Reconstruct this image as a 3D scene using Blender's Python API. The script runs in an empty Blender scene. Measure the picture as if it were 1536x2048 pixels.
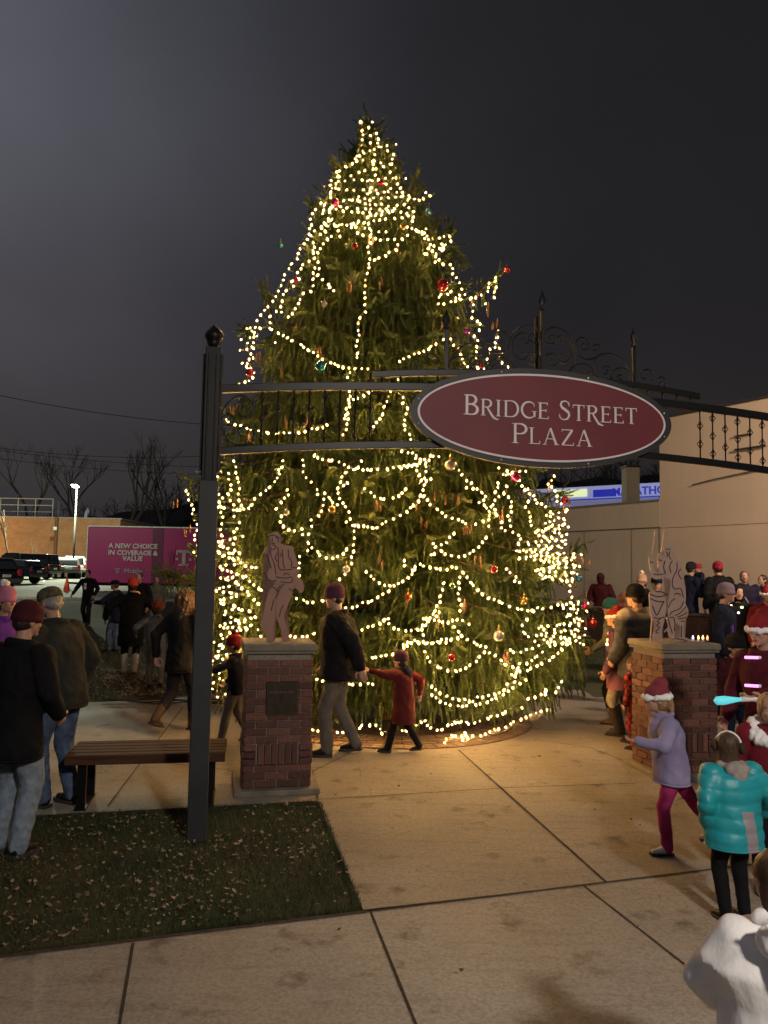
import bpy, math, random
import numpy as np
from mathutils import Vector, Matrix, noise as mnoise
random.seed(7); rng = np.random.default_rng(7)
PI = math.pi; rad = math.radians
sc = bpy.context.scene
COL = sc.collection

# ---------------------------------------------------------------- camera model
FPX, CAMH, PITCH, ROLL = 1538., 1.96, rad(4.3), rad(1.0)
def _basis():
    cp, sp, c, s = math.cos(PITCH), math.sin(PITCH), math.cos(ROLL), math.sin(ROLL)
    f = Vector((0, cp, sp)); r0 = Vector((1, 0, 0)); u0 = Vector((0, -sp, cp))
    return r0*c+u0*s, f, -r0*s+u0*c
CR, CF, CU = _basis()
CAMP = Vector((0, 0, CAMH))
def ray(px, py): return CF + CR*((px-768)/FPX) - CU*((py-1024)/FPX)
def G(px, py, z=0.):                      # survey: where a sight line meets the level z
    d = ray(px, py); t = (z-CAMH)/d.z; return Vector((d.x*t, d.y*t, z))
def YP(px, py, y):                        # survey: where a sight line meets the plane at depth y
    d = ray(px, py); t = y/d.y; return Vector((d.x*t, y, CAMH+d.z*t))

# ---------------------------------------------------------------- object helpers
def tag(o, label=None, cat=None, group=None, kind=None):
    if label: o['label'] = label
    if cat: o['category'] = cat
    if group: o['group'] = group
    if kind: o['kind'] = kind
    return o
def thing(name, label, cat, loc=(0, 0, 0), rz=0, group=None):
    o = bpy.data.objects.new(name, None); COL.objects.link(o)
    o.empty_display_size = .1; o.location = loc; o.rotation_euler = (0, 0, rz)
    return tag(o, label, cat, group)
def link(name, me, mat, parent=None):
    o = bpy.data.objects.new(name, me); COL.objects.link(o)
    if mat and not me.materials: me.materials.append(mat)
    if parent: o.parent = parent
    return o
def copy_obj(o, parent=None):
    c = o.copy(); COL.objects.link(c); c.parent = parent; return c

class MB:
    """collects primitives, builds one mesh"""
    def __init__(s): s.v = []; s.f = []; s.n = 0; s.tint = None
    def add(s, vs, fs):
        b = s.n
        s.v.extend([tuple(p) for p in vs]); s.n += len(vs)
        s.f.extend([tuple(i+b for i in f) for f in fs]); return s
    def box(s, c, d, R=None):
        x, y, z = d[0]/2, d[1]/2, d[2]/2
        vs = [Vector(p) for p in ((-x,-y,-z),(x,-y,-z),(x,y,-z),(-x,y,-z),(-x,-y,z),(x,-y,z),(x,y,z),(-x,y,z))]
        if R is not None: vs = [R @ p for p in vs]
        c = Vector(c)
        return s.add([p+c for p in vs], [(0,3,2,1),(4,5,6,7),(0,1,5,4),(1,2,6,5),(2,3,7,6),(3,0,4,7)])
    def cbox(s, c, d, b=.01, R=None):       # box with chamfered vertical+horizontal edges
        x, y, z = d[0]/2, d[1]/2, d[2]/2
        rings = [(x-b,y-b,-z),(x,y,-z+b),(x,y,z-b),(x-b,y-b,z)]
        vs = []; 
        for (X, Y, Z) in rings:
            for (a, c2) in ((-X+b,-Y),(X-b,-Y),(X,-Y+b),(X,Y-b),(X-b,Y),(-X+b,Y),(-X,Y-b),(-X,-Y+b)): vs.append(Vector((a,c2,Z)))
        fs = [tuple(reversed(range(8))), tuple(range(24,32))]
        for k in range(3):
            for i in range(8): fs.append((k*8+i, k*8+(i+1)%8, k*8+8+(i+1)%8, k*8+8+i))
        if R is not None: vs = [R @ p for p in vs]
        c = Vector(c); return s.add([p+c for p in vs], fs)
    def tube(s, pts, r, n=6, cap=True, closed=False):
        pts = [Vector(p) for p in pts]; m = len(pts)
        rs = r if hasattr(r, '__len__') else [r]*m
        vs = []; up = None
        for i, p in enumerate(pts):
            if closed: t = pts[(i+1) % m]-pts[i-1]
            else: t = pts[min(i+1, m-1)]-pts[max(i-1, 0)]
            if t.length < 1e-9: t = Vector((0, 0, 1))
            t.normalize()
            if up is None:
                up = t.cross(Vector((0, 0, 1)))
                if up.length < .1: up = t.cross(Vector((0, 1, 0)))
                up.normalize()
            else:
                up = up - t*up.dot(t)
                if up.length < 1e-6: up = t.orthogonal()
                up.normalize()
            w = t.cross(up)
            for k in range(n):
                a = 2*PI*k/n; vs.append(p+(up*math.cos(a)+w*math.sin(a))*rs[i])
        fs = []
        for i in range(m if closed else m-1):
            j = (i+1) % m
            for k in range(n):
                k2 = (k+1) % n; fs.append((i*n+k, i*n+k2, j*n+k2, j*n+k))
        if cap and not closed:
            fs.append(tuple(reversed(range(n)))); fs.append(tuple(range((m-1)*n, m*n)))
        return s.add(vs, fs)
    def ell(s, c, r, R=None, nu=12, nv=8):
        c = Vector(c); vs = []; r = r if hasattr(r, '__len__') else (r, r, r)
        for j in range(1, nv):
            th = PI*j/nv
            for i in range(nu):
                a = 2*PI*i/nu; vs.append(Vector((r[0]*math.sin(th)*math.cos(a), r[1]*math.sin(th)*math.sin(a), r[2]*math.cos(th))))
        vs.append(Vector((0, 0, r[2]))); vs.append(Vector((0, 0, -r[2])))
        T = len(vs)-2; B = len(vs)-1; fs = []
        for i in range(nu): fs.append((T, i, (i+1) % nu)); fs.append((B, (nv-2)*nu+(i+1) % nu, (nv-2)*nu+i))
        for j in range(nv-2):
            for i in range(nu): fs.append((j*nu+i, (j+1)*nu+i, (j+1)*nu+(i+1) % nu, j*nu+(i+1) % nu))
        if R is not None: vs = [R @ p for p in vs]
        return s.add([p+c for p in vs], fs)
    def cap(s, p0, p1, r0, r1, n=12):        # tapered capsule
        p0 = Vector(p0); p1 = Vector(p1); d = p1-p0; L = d.length
        if L < 1e-5: return s.ell(p0, max(r0, r1))
        d.normalize(); pts = []; rs = []
        for k in range(4):
            a = PI/2*(k+.35)/4.35; pts.append(p0-d*r0*math.cos(a)); rs.append(r0*math.sin(a))
        for k in range(5): t = k/4; pts.append(p0+d*L*t); rs.append(r0+(r1-r0)*t)
        for k in range(3, -1, -1):
            a = PI/2*(k+.35)/4.35; pts.append(p1+d*r1*math.cos(a)); rs.append(r1*math.sin(a))
        return s.tube(pts, rs, n)
    def loft(s, rings, n=20):                # rings (cx,cy,z,rx,ry) stacked, closed
        vs = []; m = len(rings)
        for (cx, cy, z, rx, ry) in rings:
            for k in range(n):
                a = 2*PI*k/n; vs.append((cx+rx*math.cos(a), cy+ry*math.sin(a), z))
        fs = [tuple(reversed(range(n))), tuple(range((m-1)*n, m*n))]
        for i in range(m-1):
            for k in range(n):
                k2 = (k+1) % n; fs.append((i*n+k, i*n+k2, (i+1)*n+k2, (i+1)*n+k))
        return s.add(vs, fs)
    def prism(s, poly, y0, y1, xf=None):     # polygon in (u,z), thick along v
        n = len(poly); area = sum(poly[i][0]*poly[(i+1) % n][1]-poly[(i+1) % n][0]*poly[i][1] for i in range(n))
        if area < 0: poly = poly[::-1]
        vs = [Vector((p[0], y0, p[1])) for p in poly]+[Vector((p[0], y1, p[1])) for p in poly]
        if xf: vs = [xf(p) for p in vs]
        fs = [tuple(range(n)), tuple(reversed(range(n, 2*n)))]
        fs += [(i, n+i, n+(i+1) % n, (i+1) % n) for i in range(n)]
        return s.add(vs, fs)
    def xform(s, M, start=0):
        for i in range(start, s.n): s.v[i] = tuple(M @ Vector(s.v[i]))
        return s
    def mesh(s, name='m', smooth=False):
        me = bpy.data.meshes.new(name); me.from_pydata(s.v, [], s.f); me.validate()
        if smooth: me.polygons.foreach_set('use_smooth', [True]*len(me.polygons))
        me.update(); return me
    def build(s, name, mat, parent=None, smooth=False):
        return link(name, s.mesh(name, smooth), mat, parent)

def np_mesh(name, V, Fc, k):               # V (n,3), faces flat with k corners each
    me = bpy.data.meshes.new(name); nf = len(Fc)//k
    me.vertices.add(len(V)); me.vertices.foreach_set('co', np.asarray(V, np.float32).ravel())
    me.loops.add(len(Fc)); me.loops.foreach_set('vertex_index', np.asarray(Fc, np.int32))
    me.polygons.add(nf); me.polygons.foreach_set('loop_start', np.arange(0, nf*k, k, dtype=np.int32))
    me.update(calc_edges=True); return me

# ---------------------------------------------------------------- materials
def new_mat(name):
    m = bpy.data.materials.new(name); m.use_nodes = True; nt = m.node_tree
    return m, nt, nt.nodes['Principled BSDF']
def N(nt, t, **kw):
    n = nt.nodes.new(t)
    for k, v in kw.items():
        if k in n.inputs.keys() if isinstance(k, str) else False: n.inputs[k].default_value = v
        else: setattr(n, k, v)
    return n
def mathn(nt, op, a, b=None, c=None, clamp=False):
    n = nt.nodes.new('ShaderNodeMath'); n.operation = op; n.use_clamp = clamp
    for i, x in enumerate((a, b, c)):
        if x is None: continue
        if isinstance(x, (int, float)): n.inputs[i].default_value = x
        else: nt.links.new(x, n.inputs[i])
    return n.outputs[0]
def mixc(nt, fac, a, b, mode='MIX'):
    n = nt.nodes.new('ShaderNodeMix'); n.data_type = 'RGBA'; n.blend_type = mode
    for s_, x in ((n.inputs['Factor'], fac), (n.inputs['A'], a), (n.inputs['B'], b)):
        if isinstance(x, (int, float)): s_.default_value = x
        elif isinstance(x, (tuple, list)): s_.default_value = (*x[:3], 1)
        else: nt.links.new(x, s_)
    return n.outputs['Result']
def ramp(nt, fac, stops, interp='LINEAR'):
    n = nt.nodes.new('ShaderNodeValToRGB'); n.color_ramp.interpolation = interp; e = n.color_ramp.elements
    while len(e) < len(stops): e.new(.5)
    for i, (p, c) in enumerate(stops):
        e[i].position = p; e[i].color = (*(c if hasattr(c, '__len__') else (c, c, c)), 1)
    nt.links.new(fac, n.inputs[0]); return n.outputs[0]
def coord(nt, which='Object', scale=None):
    tc = nt.nodes.new('ShaderNodeTexCoord'); o = tc.outputs[which]
    if scale:
        mp = nt.nodes.new('ShaderNodeMapping'); mp.inputs['Scale'].default_value = scale
        nt.links.new(o, mp.inputs[0]); o = mp.outputs[0]
    return o
def noisen(nt, vec, scale, detail=4, rough=.55, out='Fac'):
    n = nt.nodes.new('ShaderNodeTexNoise'); n.inputs['Scale'].default_value = scale
    n.inputs['Detail'].default_value = detail; n.inputs['Roughness'].default_value = rough
    nt.links.new(vec, n.inputs['Vector']); return n.outputs[out]
def bump(nt, b, h, dist=.01, strength=.6):
    n = nt.nodes.new('ShaderNodeBump'); n.inputs['Distance'].default_value = dist
    n.inputs['Strength'].default_value = strength; nt.links.new(h, n.inputs['Height'])
    nt.links.new(n.outputs[0], b.inputs['Normal'])
_mc = {}
def pmat(name, col, rough=.6, metal=0., var=.25, vs=6., bs=40., bd=.002, spec=.5, sheen=0., col2=None, sc3=None):
    """painted / woven / plain procedural material with mottled colour and fine relief"""
    key = (name, col, rough, metal)
    if key in _mc: return _mc[key]
    m, nt, b = new_mat(name); vec = coord(nt, 'Object', sc3)
    f = noisen(nt, vec, vs)
    c2 = col2 or tuple(min(1, c*(1+var)) for c in col); c1 = tuple(c*(1-var) for c in col)
    nt.links.new(ramp(nt, f, [(.3, c1), (.7, c2)]), b.inputs['Base Color'])
    b.inputs['Roughness'].default_value = rough; b.inputs['Metallic'].default_value = metal
    b.inputs['Specular IOR Level'].default_value = spec
    if bd: bump(nt, b, noisen(nt, vec, bs, 3), bd)
    _mc[key] = m; return m
def emat(name, col, strength):
    m, nt, b = new_mat(name)
    b.inputs['Base Color'].default_value = (*[min(.8, c) for c in col], 1)
    b.inputs['Emission Color'].default_value = (*col, 1); b.inputs['Emission Strength'].default_value = strength
    return m

# ---------------------------------------------------------------- text to mesh (built-in sans face)
_dg = []
def text_mesh(txt, size, depth=.002, bold=0.):
    cu = bpy.data.curves.new('t', 'FONT'); cu.body = txt; cu.size = size; cu.extrude = depth; cu.offset = bold
    cu.align_x = 'CENTER'; cu.resolution_u = 3
    o = bpy.data.objects.new('t', cu); COL.objects.link(o)
    dg = bpy.context.evaluated_depsgraph_get(); me = bpy.data.meshes.new_from_object(o.evaluated_get(dg))
    bpy.data.objects.remove(o); bpy.data.curves.remove(cu)
    me.materials.clear()
    return me
def text_to(mb, txt, size, M, depth=.002, bold=0., sx=1.):
    me = text_mesh(txt, size, depth, bold)
    vs = [M @ Vector((v.co.x*sx, v.co.y, v.co.z)) for v in me.vertices]
    mb.add(vs, [tuple(p.vertices) for p in me.polygons]); bpy.data.meshes.remove(me)

def catmull(pts, k=6, closed=False):
    P = [Vector(p) for p in pts]; n = len(P); out = []
    for i in range(n if closed else n-1):
        if closed: a, b, c, d = P[i-1], P[i], P[(i+1) % n], P[(i+2) % n]
        else: a, b, c, d = P[max(i-1, 0)], P[i], P[i+1], P[min(i+2, n-1)]
        for j in range(k):
            t = j/k
            out.append(.5*((2*b)+(c-a)*t+(2*a-5*b+4*c-d)*t*t+(3*b-a-3*c+d)*t**3))
    if not closed: out.append(P[-1])
    return out

# ---------------------------------------------------------------- terrain
def sstep(a, b, x):
    t = min(1, max(0, (x-a)/(b-a))); return t*t*(3-2*t)
def ter(x, y):
    z = .45*sstep(27, 33, y) + .13*sstep(33, 40, y) + .27*sstep(42, 64, y)
    if x > 1.5:                                           # lawn rising to the ledge below the wall
        d = (x-4.98)*.864+(y-20.8)*.504                   # signed distance past wall line
        z = max(z, .42*sstep(-5.5, -2.0, d)*sstep(1.5, 4, x))
    return z
# ================================================================ ground materials
def concrete_mat(name, base, warm):
    m, nt, b = new_mat(name); v = coord(nt)
    big = noisen(nt, v, .9, 5, .6); fine = noisen(nt, v, 60, 3); spots = noisen(nt, v, 3.2, 6, .62)
    c = ramp(nt, big, [(.3, tuple(x*.80 for x in base)), (.7, base)])
    st = ramp(nt, spots, [(.58, 0.), (.70, 1.)])
    c = mixc(nt, mathn(nt, 'MULTIPLY', st, .8), c, tuple(x*.5 for x in warm))
    pit = ramp(nt, fine, [(.35, .75), (.6, 1.05)])
    c = mixc(nt, 1., c, pit, 'MULTIPLY')
    vo = nt.nodes.new('ShaderNodeTexVoronoi'); vo.inputs['Scale'].default_value = 1.7; vo.inputs['Randomness'].default_value = 1
    nt.links.new(v, vo.inputs['Vector'])
    wob = mathn(nt, 'ADD', vo.outputs['Distance'], mathn(nt, 'MULTIPLY', noisen(nt, v, 14, 3), .16))
    blot = ramp(nt, wob, [(.15, 1.), (.21, 0.)])
    c = mixc(nt, mathn(nt, 'MULTIPLY', blot, .5), c, tuple(x*.4 for x in warm))
    streak = noisen(nt, coord(nt, 'Object', (1.2, 9, 1)), 1.6, 5, .6)
    c = mixc(nt, mathn(nt, 'MULTIPLY', ramp(nt, streak, [(.5, 0.), (.75, 1.)]), .35), c, tuple(x*.6 for x in warm))
    pz = noisen(nt, v, .38, 3, .5); c = mixc(nt, 1., c, ramp(nt, pz, [(.35, (.70, .66, .62)), (.65, (1.08, 1.06, 1.04))]), 'MULTIPLY')
    wd = nt.nodes.new('ShaderNodeTexVoronoi'); wd.feature = 'DISTANCE_TO_EDGE'; wd.inputs['Scale'].default_value = .42
    dn = nt.nodes.new('ShaderNodeMix'); dn.data_type = 'VECTOR'; dn.inputs['Factor'].default_value = .16; nt.links.new(v, dn.inputs['A']); nt.links.new(noisen(nt, v, 1.6, 5, .6, 'Color'), dn.inputs['B']); nt.links.new(dn.outputs['Result'], wd.inputs['Vector'])
    crk = mathn(nt, 'MULTIPLY', ramp(nt, wd.outputs['Distance'], [(.0, 1.), (.004, 0.)]), ramp(nt, noisen(nt, v, .5, 2), [(.55, 0.), (.62, 1.)]))
    c = mixc(nt, mathn(nt, 'MULTIPLY', crk, .75), c, (.03, .024, .018))
    gum = nt.nodes.new('ShaderNodeTexVoronoi'); gum.inputs['Scale'].default_value = 5.5; nt.links.new(v, gum.inputs['Vector'])
    gm = mathn(nt, 'MULTIPLY', ramp(nt, gum.outputs['Distance'], [(.07, 1.), (.10, 0.)]), ramp(nt, noisen(nt, v, 1.1, 2), [(.5, 0.), (.56, 1.)]))
    c = mixc(nt, mathn(nt, 'MULTIPLY', gm, .5), c, (.06, .05, .04))
    nt.links.new(c, b.inputs['Base Color'])
    rr = ramp(nt, big, [(.3, .62), (.7, .85)]); nt.links.new(rr, b.inputs['Roughness'])
    b.inputs['Specular IOR Level'].default_value = .35
    bump(nt, b, mathn(nt, 'ADD', mathn(nt, 'MULTIPLY', fine, .5), spots), .004, .5)
    return m
M_conc = concrete_mat('concrete', (.315, .295, .26), (.17, .14, .105))
M_walk = concrete_mat('sidewalk', (.37, .35, .315), (.20, .17, .13))
def grass_mat():
    m, nt, b = new_mat('lawn'); v = coord(nt)
    a = noisen(nt, v, .7, 5); f = noisen(nt, v, 45, 4, .7)
    c = ramp(nt, f, [(.3, (.012, .02, .006)), (.55, (.035, .055, .014)), (.75, (.085, .085, .035))])
    br = ramp(nt, a, [(.42, 0.), (.66, 1.)])
    c = mixc(nt, mathn(nt, 'MULTIPLY', br, .8), c, (.075, .05, .025))
    nt.links.new(c, b.inputs['Base Color']); b.inputs['Roughness'].default_value = .9
    bump(nt, b, f, .03, .9); return m
M_lawn = grass_mat()
M_asph = pmat('asphalt', (.115, .115, .10), .85, 0, .18, 1.5, 90, .003)
M_joint = pmat('joint_dirt', (.035, .025, .016), .95, 0, .4, 25)
M_paintline = pmat('road_paint', (.7, .68, .55), .7, 0, .1, 20)

# ground sheet (reaches the horizon), follows the terrain
def sheet(name, x0, x1, y0, y1, nx, ny, zf, mat):
    xs = [x0+(x1-x0)*i/nx for i in range(nx+1)] if not hasattr(nx, '__len__') else nx
    ys = [y0+(y1-y0)*i/ny for i in range(ny+1)] if not hasattr(ny, '__len__') else ny
    vs = [(x, y, zf(x, y)) for y in ys for x in xs]; w = len(xs)
    fs = [(j*w+i, j*w+i+1, (j+1)*w+i+1, (j+1)*w+i) for j in range(len(ys)-1) for i in range(len(xs)-1)]
    me = bpy.data.meshes.new(name); me.from_pydata(vs, [], fs); me.polygons.foreach_set('use_smooth', [True]*len(fs))
    return link(name, me, mat)
xs = [-400, -200, -100, -60]+[-40+i for i in range(0, 71)]+[45, 80, 200, 400]
ys = [-60, -20, -5]+[i*1. for i in range(0, 70)]+[80, 120, 200, 500]
tag(sheet('ground', 0, 0, 0, 0, xs, ys, lambda x, y: ter(x, y)-.012, M_lawn), kind='structure')

def poly_sheet(name, pts, z, mat, subdiv=0):
    import bmesh
    bm = bmesh.new(); vs = [bm.verts.new((p[0], p[1], z)) for p in pts]
    f = bm.faces.new(vs); f.normal_update()
    if f.normal.z < 0: f.normal_flip()
    bmesh.ops.triangulate(bm, faces=[f])
    # give the sheet a real thickness edge
    me = bpy.data.meshes.new(name); bm.to_mesh(me); bm.free()
    o = link(name, me, mat); return tag(o, kind='structure')
P = [(-.08, 4.59), (2.13, 5.25), (6, 6.42), (14, 8.8), (14, 10.5), (7.4, 12.2), (3.86, 13.76), (3.2, 14.0), (1.5, 14.4), (-.6, 13.9), (-2.2, 12.6),
     (-3.16, 11.5), (-4.08, 11.16), (-6.5, 10.6), (-12, 9.6), (-12, 4.2), (-6, 5.48), (-2.6, 6.17), (-1.19, 6.5), (-.52, 6.66)]
def inpoly(x, y, P):
    c = False; n = len(P)
    for i in range(n):
        x1, y1 = P[i][:2]; x2, y2 = P[i-1][:2]
        if (y1 > y) != (y2 > y) and x < (x2-x1)*(y-y1)/(y2-y1)+x1: c = not c
    return c
poly_sheet('plaza_pavement', P, .006, M_conc)
WD = Vector((4.0, 1.27)).normalized()
def wl(s): return (-1.87+WD.x*s, 3.98+WD.y*s)
W = [wl(-14), wl(16), (14+3, -6), (-16, -6)]
poly_sheet('sidewalk', W, .008, M_walk)
# joints
jb = MB()
def strip(a, b_, w=.012, z=.012, seg=10):
    a = Vector((*a[:2], 0)); b2 = Vector((*b_[:2], 0)); d = (b2-a); n = Vector((-d.y, d.x, 0)).normalized()
    for i in range(seg):
        p = a+d*i/seg; q = a+d*(i+1)/seg; w1 = w*random.uniform(.75, 1.25); w2 = w
        jb.add([p+n*w1/2+Vector((0, 0, z)), p-n*w1/2+Vector((0, 0, z)), q-n*w2/2+Vector((0, 0, z)), q+n*w2/2+Vector((0, 0, z))], [(0, 1, 2, 3)])
strip(wl(1.9), wl(16), .022, seg=40); strip(wl(-14), wl(1.9), .03, seg=30)
strip((-.52, 6.68), (1.23, 7.15), .013); strip((1.23, 7.15), (2.4, 7.36), .013); strip((3.5, 7.6), (12, 9.3), .013)
strip((1.45, 5.04), (.86, 8.58), .018, seg=24)
strip((-.04, 4.57), (.62, 1.2), .016, seg=20); strip((-1.26, 4.14), (-.5, 1.0), .016); strip((1.29, 4.98), (2.2, 1.6), .014, seg=20)
strip((-2.6, 3.7), (-1.9, 1), .016); strip((2.7, 5.42), (3.5, 2.4), .014)
strip(G(625, 1545), G(700, 1508)); strip(G(625, 1545), (-.52, 6.68))
strip(G(1080, 1432), G(1200, 1432)); strip(G(1200, 1432), G(1330, 1436)); strip(G(1115, 1398), G(1165, 1388)); strip(G(1165, 1388), G(1205, 1400)); strip(G(1165, 1388), G(1185, 1378))
strip((-2.2, 6.4), (-2.75, 10.9)); strip((-.95, 7.4), (-3.9, 8.4)); strip((-4.4, 6), (-5.2, 10.6))
arcp = [G(1065, 1480), G(1120, 1488), G(1180, 1497), G(1240, 1520)]
for i in range(3): strip(arcp[i], arcp[i+1], seg=3)
tag(jb.build('paving_joints', M_joint), kind='structure')

# ---- tree pit and brick paver ring
TX, TY = .15, 10.4
M_paver = pmat('clay_paver', (.13, .085, .06), .8, 0, .35, 9, 60, .003)
M_mulch = pmat('needle_litter', (.06, .035, .018), .95, 0, .5, 30, 60, .02)
mb = MB(); n = 84
for ri, (r0, r1, n, off) in enumerate(((1.62, 1.83, 92, 0), (1.50, 1.60, 48, .5), (1.39, 1.49, 44, 0), (1.28, 1.38, 40, .5), (1.17, 1.27, 38, 0))):
    for k in range(n):
        a0 = 2*PI*(k+off+.05)/n; a1 = 2*PI*(k+off+.95)/n; zt = .014+random.uniform(0, .004)
        vs = []
        for z in (.0, zt):
            for (r, a) in ((r0+.006, a0), (r1-.006, a0), (r1-.006, a1), (r0+.006, a1)): vs.append((TX+r*math.cos(a), TY+r*math.sin(a), z))
        mb.add(vs, [(4, 5, 6, 7), (0, 1, 5, 4), (1, 2, 6, 5), (2, 3, 7, 6), (3, 0, 4, 7)])
tag(mb.build('paver_ring', M_paver), kind='structure')
poly_sheet('paver_bed', [(TX+1.835*math.cos(2*PI*k/64), TY+1.835*math.sin(2*PI*k/64)) for k in range(64)], .010, M_joint)
poly_sheet('tree_pit', [(TX+1.16*math.cos(2*PI*k/48), TY+1.16*math.sin(2*PI*k/48)) for k in range(48)], .016, M_mulch)

# ---- parking lot and its markings
def lotz(x, y): return ter(x, y)+.004
xs = [-90+i*3 for i in range(0, 36)]; ys = [33.5+i*1.2 for i in range(0, 60)]
tag(sheet('parking_lot', 0, 0, 0, 0, xs, ys, lotz, M_asph), kind='structure')
M_kerb = pmat('kerb_concrete', (.42, .40, .34), .85)
mb = MB()
for i in range(40):
    x = -60+i*1.9; p = Vector((x, 33.4, ter(x, 33.4)+.03)); mb.box(p+Vector((.95, 0, 0)), (1.9, .16, .14))
tag(mb.build('kerb', M_kerb), kind='structure')
mb = MB()
def paint(a, b_, w=.12):
    a = Vector(a); b2 = Vector(b_); d = b2-a; n = Vector((-d.y, d.x)).normalized()*w/2; K = 6
    for i in range(K):
        p = a+d*i/K; q = a+d*(i+1)/K
        vs = [(*(p+n), 0), (*(p-n), 0), (*(q-n), 0), (*(q+n), 0)]
        mb.add([(x, y, ter(x, y)+.012) for (x, y, z) in vs], [(0, 1, 2, 3)])
for k in range(9): paint((-44+k*2.9, 54), (-47+k*2.9, 61), .13)
paint((-24, 36), (-19.5, 42)); paint((-28, 36), (-23.5, 42)); paint((-45, 46), (-14, 46), .15)
tag(mb.build('parking_lines', M_paintline), kind='structure')

# ---- grass blades and fallen leaves (uncountable)
lawnA = [(-.1, 4.62), (-.50, 6.60), (-1.25, 6.44), (-2.65, 6.10), (-6, 5.42), (-6.5, 2.65), (-1.87, 4.03)]
def scatter(region, n):
    xs_ = [p[0] for p in region]; ys_ = [p[1] for p in region]; out = []
    while len(out) < n:
        x = random.uniform(min(xs_), max(xs_)); y = random.uniform(min(ys_), max(ys_))
        if inpoly(x, y, region): out.append((x, y))
    return out
def blades(name, pts, h0, h1, w, mat, lab):
    A = np.array(pts, np.float32); n = len(A)
    a = rng.uniform(0, 2*PI, n); h = rng.uniform(h0, h1, n); lean = rng.uniform(.1, .9, n); b_ = rng.uniform(0, 2*PI, n)
    z = np.array([ter(x, y) for x, y in pts])-.012
    dx, dy = np.cos(a)*w, np.sin(a)*w
    V = np.zeros((n, 3, 3), np.float32)
    V[:, 0] = np.stack([A[:, 0]-dx, A[:, 1]-dy, z], 1); V[:, 1] = np.stack([A[:, 0]+dx, A[:, 1]+dy, z], 1)
    V[:, 2] = np.stack([A[:, 0]+np.cos(b_)*h*lean, A[:, 1]+np.sin(b_)*h*lean, z+h], 1)
    me = np_mesh(name, V.reshape(-1, 3), np.arange(3*n), 3)
    o = link(name, me, mat); return tag(o, lab, 'grass', kind='stuff')
M_blade = pmat('grass_blade', (.034, .062, .014), .8, 0, .5, 1.6, 10, 0, col2=(.080, .080, .030))
blades('grass', scatter(lawnA, 52000), .02, .06, .003, M_blade, 'short dark grass of the front lawn beside the post')
edge = []
for a_, b_ in zip(lawnA, lawnA[1:3]+lawnA[:1]*0+lawnA[3:]+lawnA[:1]):
    L_ = math.hypot(b_[0]-a_[0], b_[1]-a_[1]); nx_, ny_ = -(b_[1]-a_[1])/L_, (b_[0]-a_[0])/L_
    for k in range(int(L_*900)):
        t = random.random(); o_ = abs(mnoise.noise(Vector((a_[0]+t*L_*7, a_[1]*3, 1.))))*.09*random.random()-.01
        edge.append((a_[0]+(b_[0]-a_[0])*t-nx_*o_*(1 if random.random() < .5 else -1), a_[1]+(b_[1]-a_[1])*t-ny_*o_*(1 if random.random() < .5 else -1)))
blades('grass', edge, .02, .05, .003, M_blade, 'ragged grass hanging over the edge of the front lawn')
farL = [(-3.3, 11.6), (-4.2, 11.3), (-9, 10.4), (-14, 20), (-3, 20), (-2.3, 13)]
farR = [(3.4, 14.1), (7.4, 12.4), (8.2, 13.6), (3.6, 20)]
blades('grass', scatter(farL, 46000)+scatter(farR, 12000), .03, .07, .004, M_blade, 'longer grass of the lawns behind the plaza')
def leaf_litter(name, pts, s0, s1, mat, lab):
    mb = MB()
    for (x, y) in pts:
        s = s0+(s1-s0)*random.random()**1.9*1.25; z = ter(x, y)+random.uniform(.012, .045); a = random.uniform(0, 2*PI)
        R = Matrix.Rotation(a, 3, 'Z') @ Matrix.Rotation(random.uniform(-.7, .7), 3, 'X') @ Matrix.Rotation(random.uniform(-.5, .5), 3, 'Y')
        c = random.uniform(.1, .45)*s; k = random.choice((5, 6, 7))
        pts_ = []
        for i in range(k):
            t = 2*PI*i/k; r = s*(.5 if i % 2 else 1)*random.uniform(.7, 1.1); pts_.append(Vector((r*math.cos(t), r*.7*math.sin(t), c*abs(math.cos(t)))))
        vs = [Vector((0, 0, 0))]+pts_
        mb.add([R @ p+Vector((x, y, z)) for p in vs], [(0, i+1, (i+1) % k+1) for i in range(k)])
    o = mb.build(name, mat); return tag(o, lab, 'leaves', kind='stuff')
M_leaf = pmat('dry_leaf', (.17, .105, .055), .8, 0, .5, 6, 30, 0, col2=(.40, .30, .19))
def clumpy(region, n):
    out = []
    for (x, y) in scatter(region, n*3):
        if mnoise.noise(Vector((x*1.3, y*1.3, 3.)))+random.uniform(-.25, .35) > 0: out.append((x, y))
    return out[:n]
leaf_litter('fallen_leaves', clumpy(lawnA, 2600)+scatter(lawnA, 700), .008, .024, M_leaf, 'dry fallen leaves scattered on the front lawn')
leaf_litter('fallen_leaves', clumpy(farL, 1500)+clumpy([(-3.3, 11.7), (-4.2, 11.4), (-7, 11), (-7.5, 14.5), (-3, 14.5)], 2600)+clumpy(farR, 400), .02, .045, M_leaf, 'dry fallen leaves on the lawns behind the plaza')
pv = [(-.1, 4.6), (3, 5.6), (3, 8.5), (-.4, 8.5), (-.5, 6.8)]; sw = [wl(-1), wl(6), (3, 2.5), (-1.5, 2.5)]
leaf_litter('fallen_leaves', scatter(pv, 46)+scatter(sw, 26), .008, .026, pmat('dark_leaf', (.09, .05, .03), .8), 'few stray leaves lying on the pavement')
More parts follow.
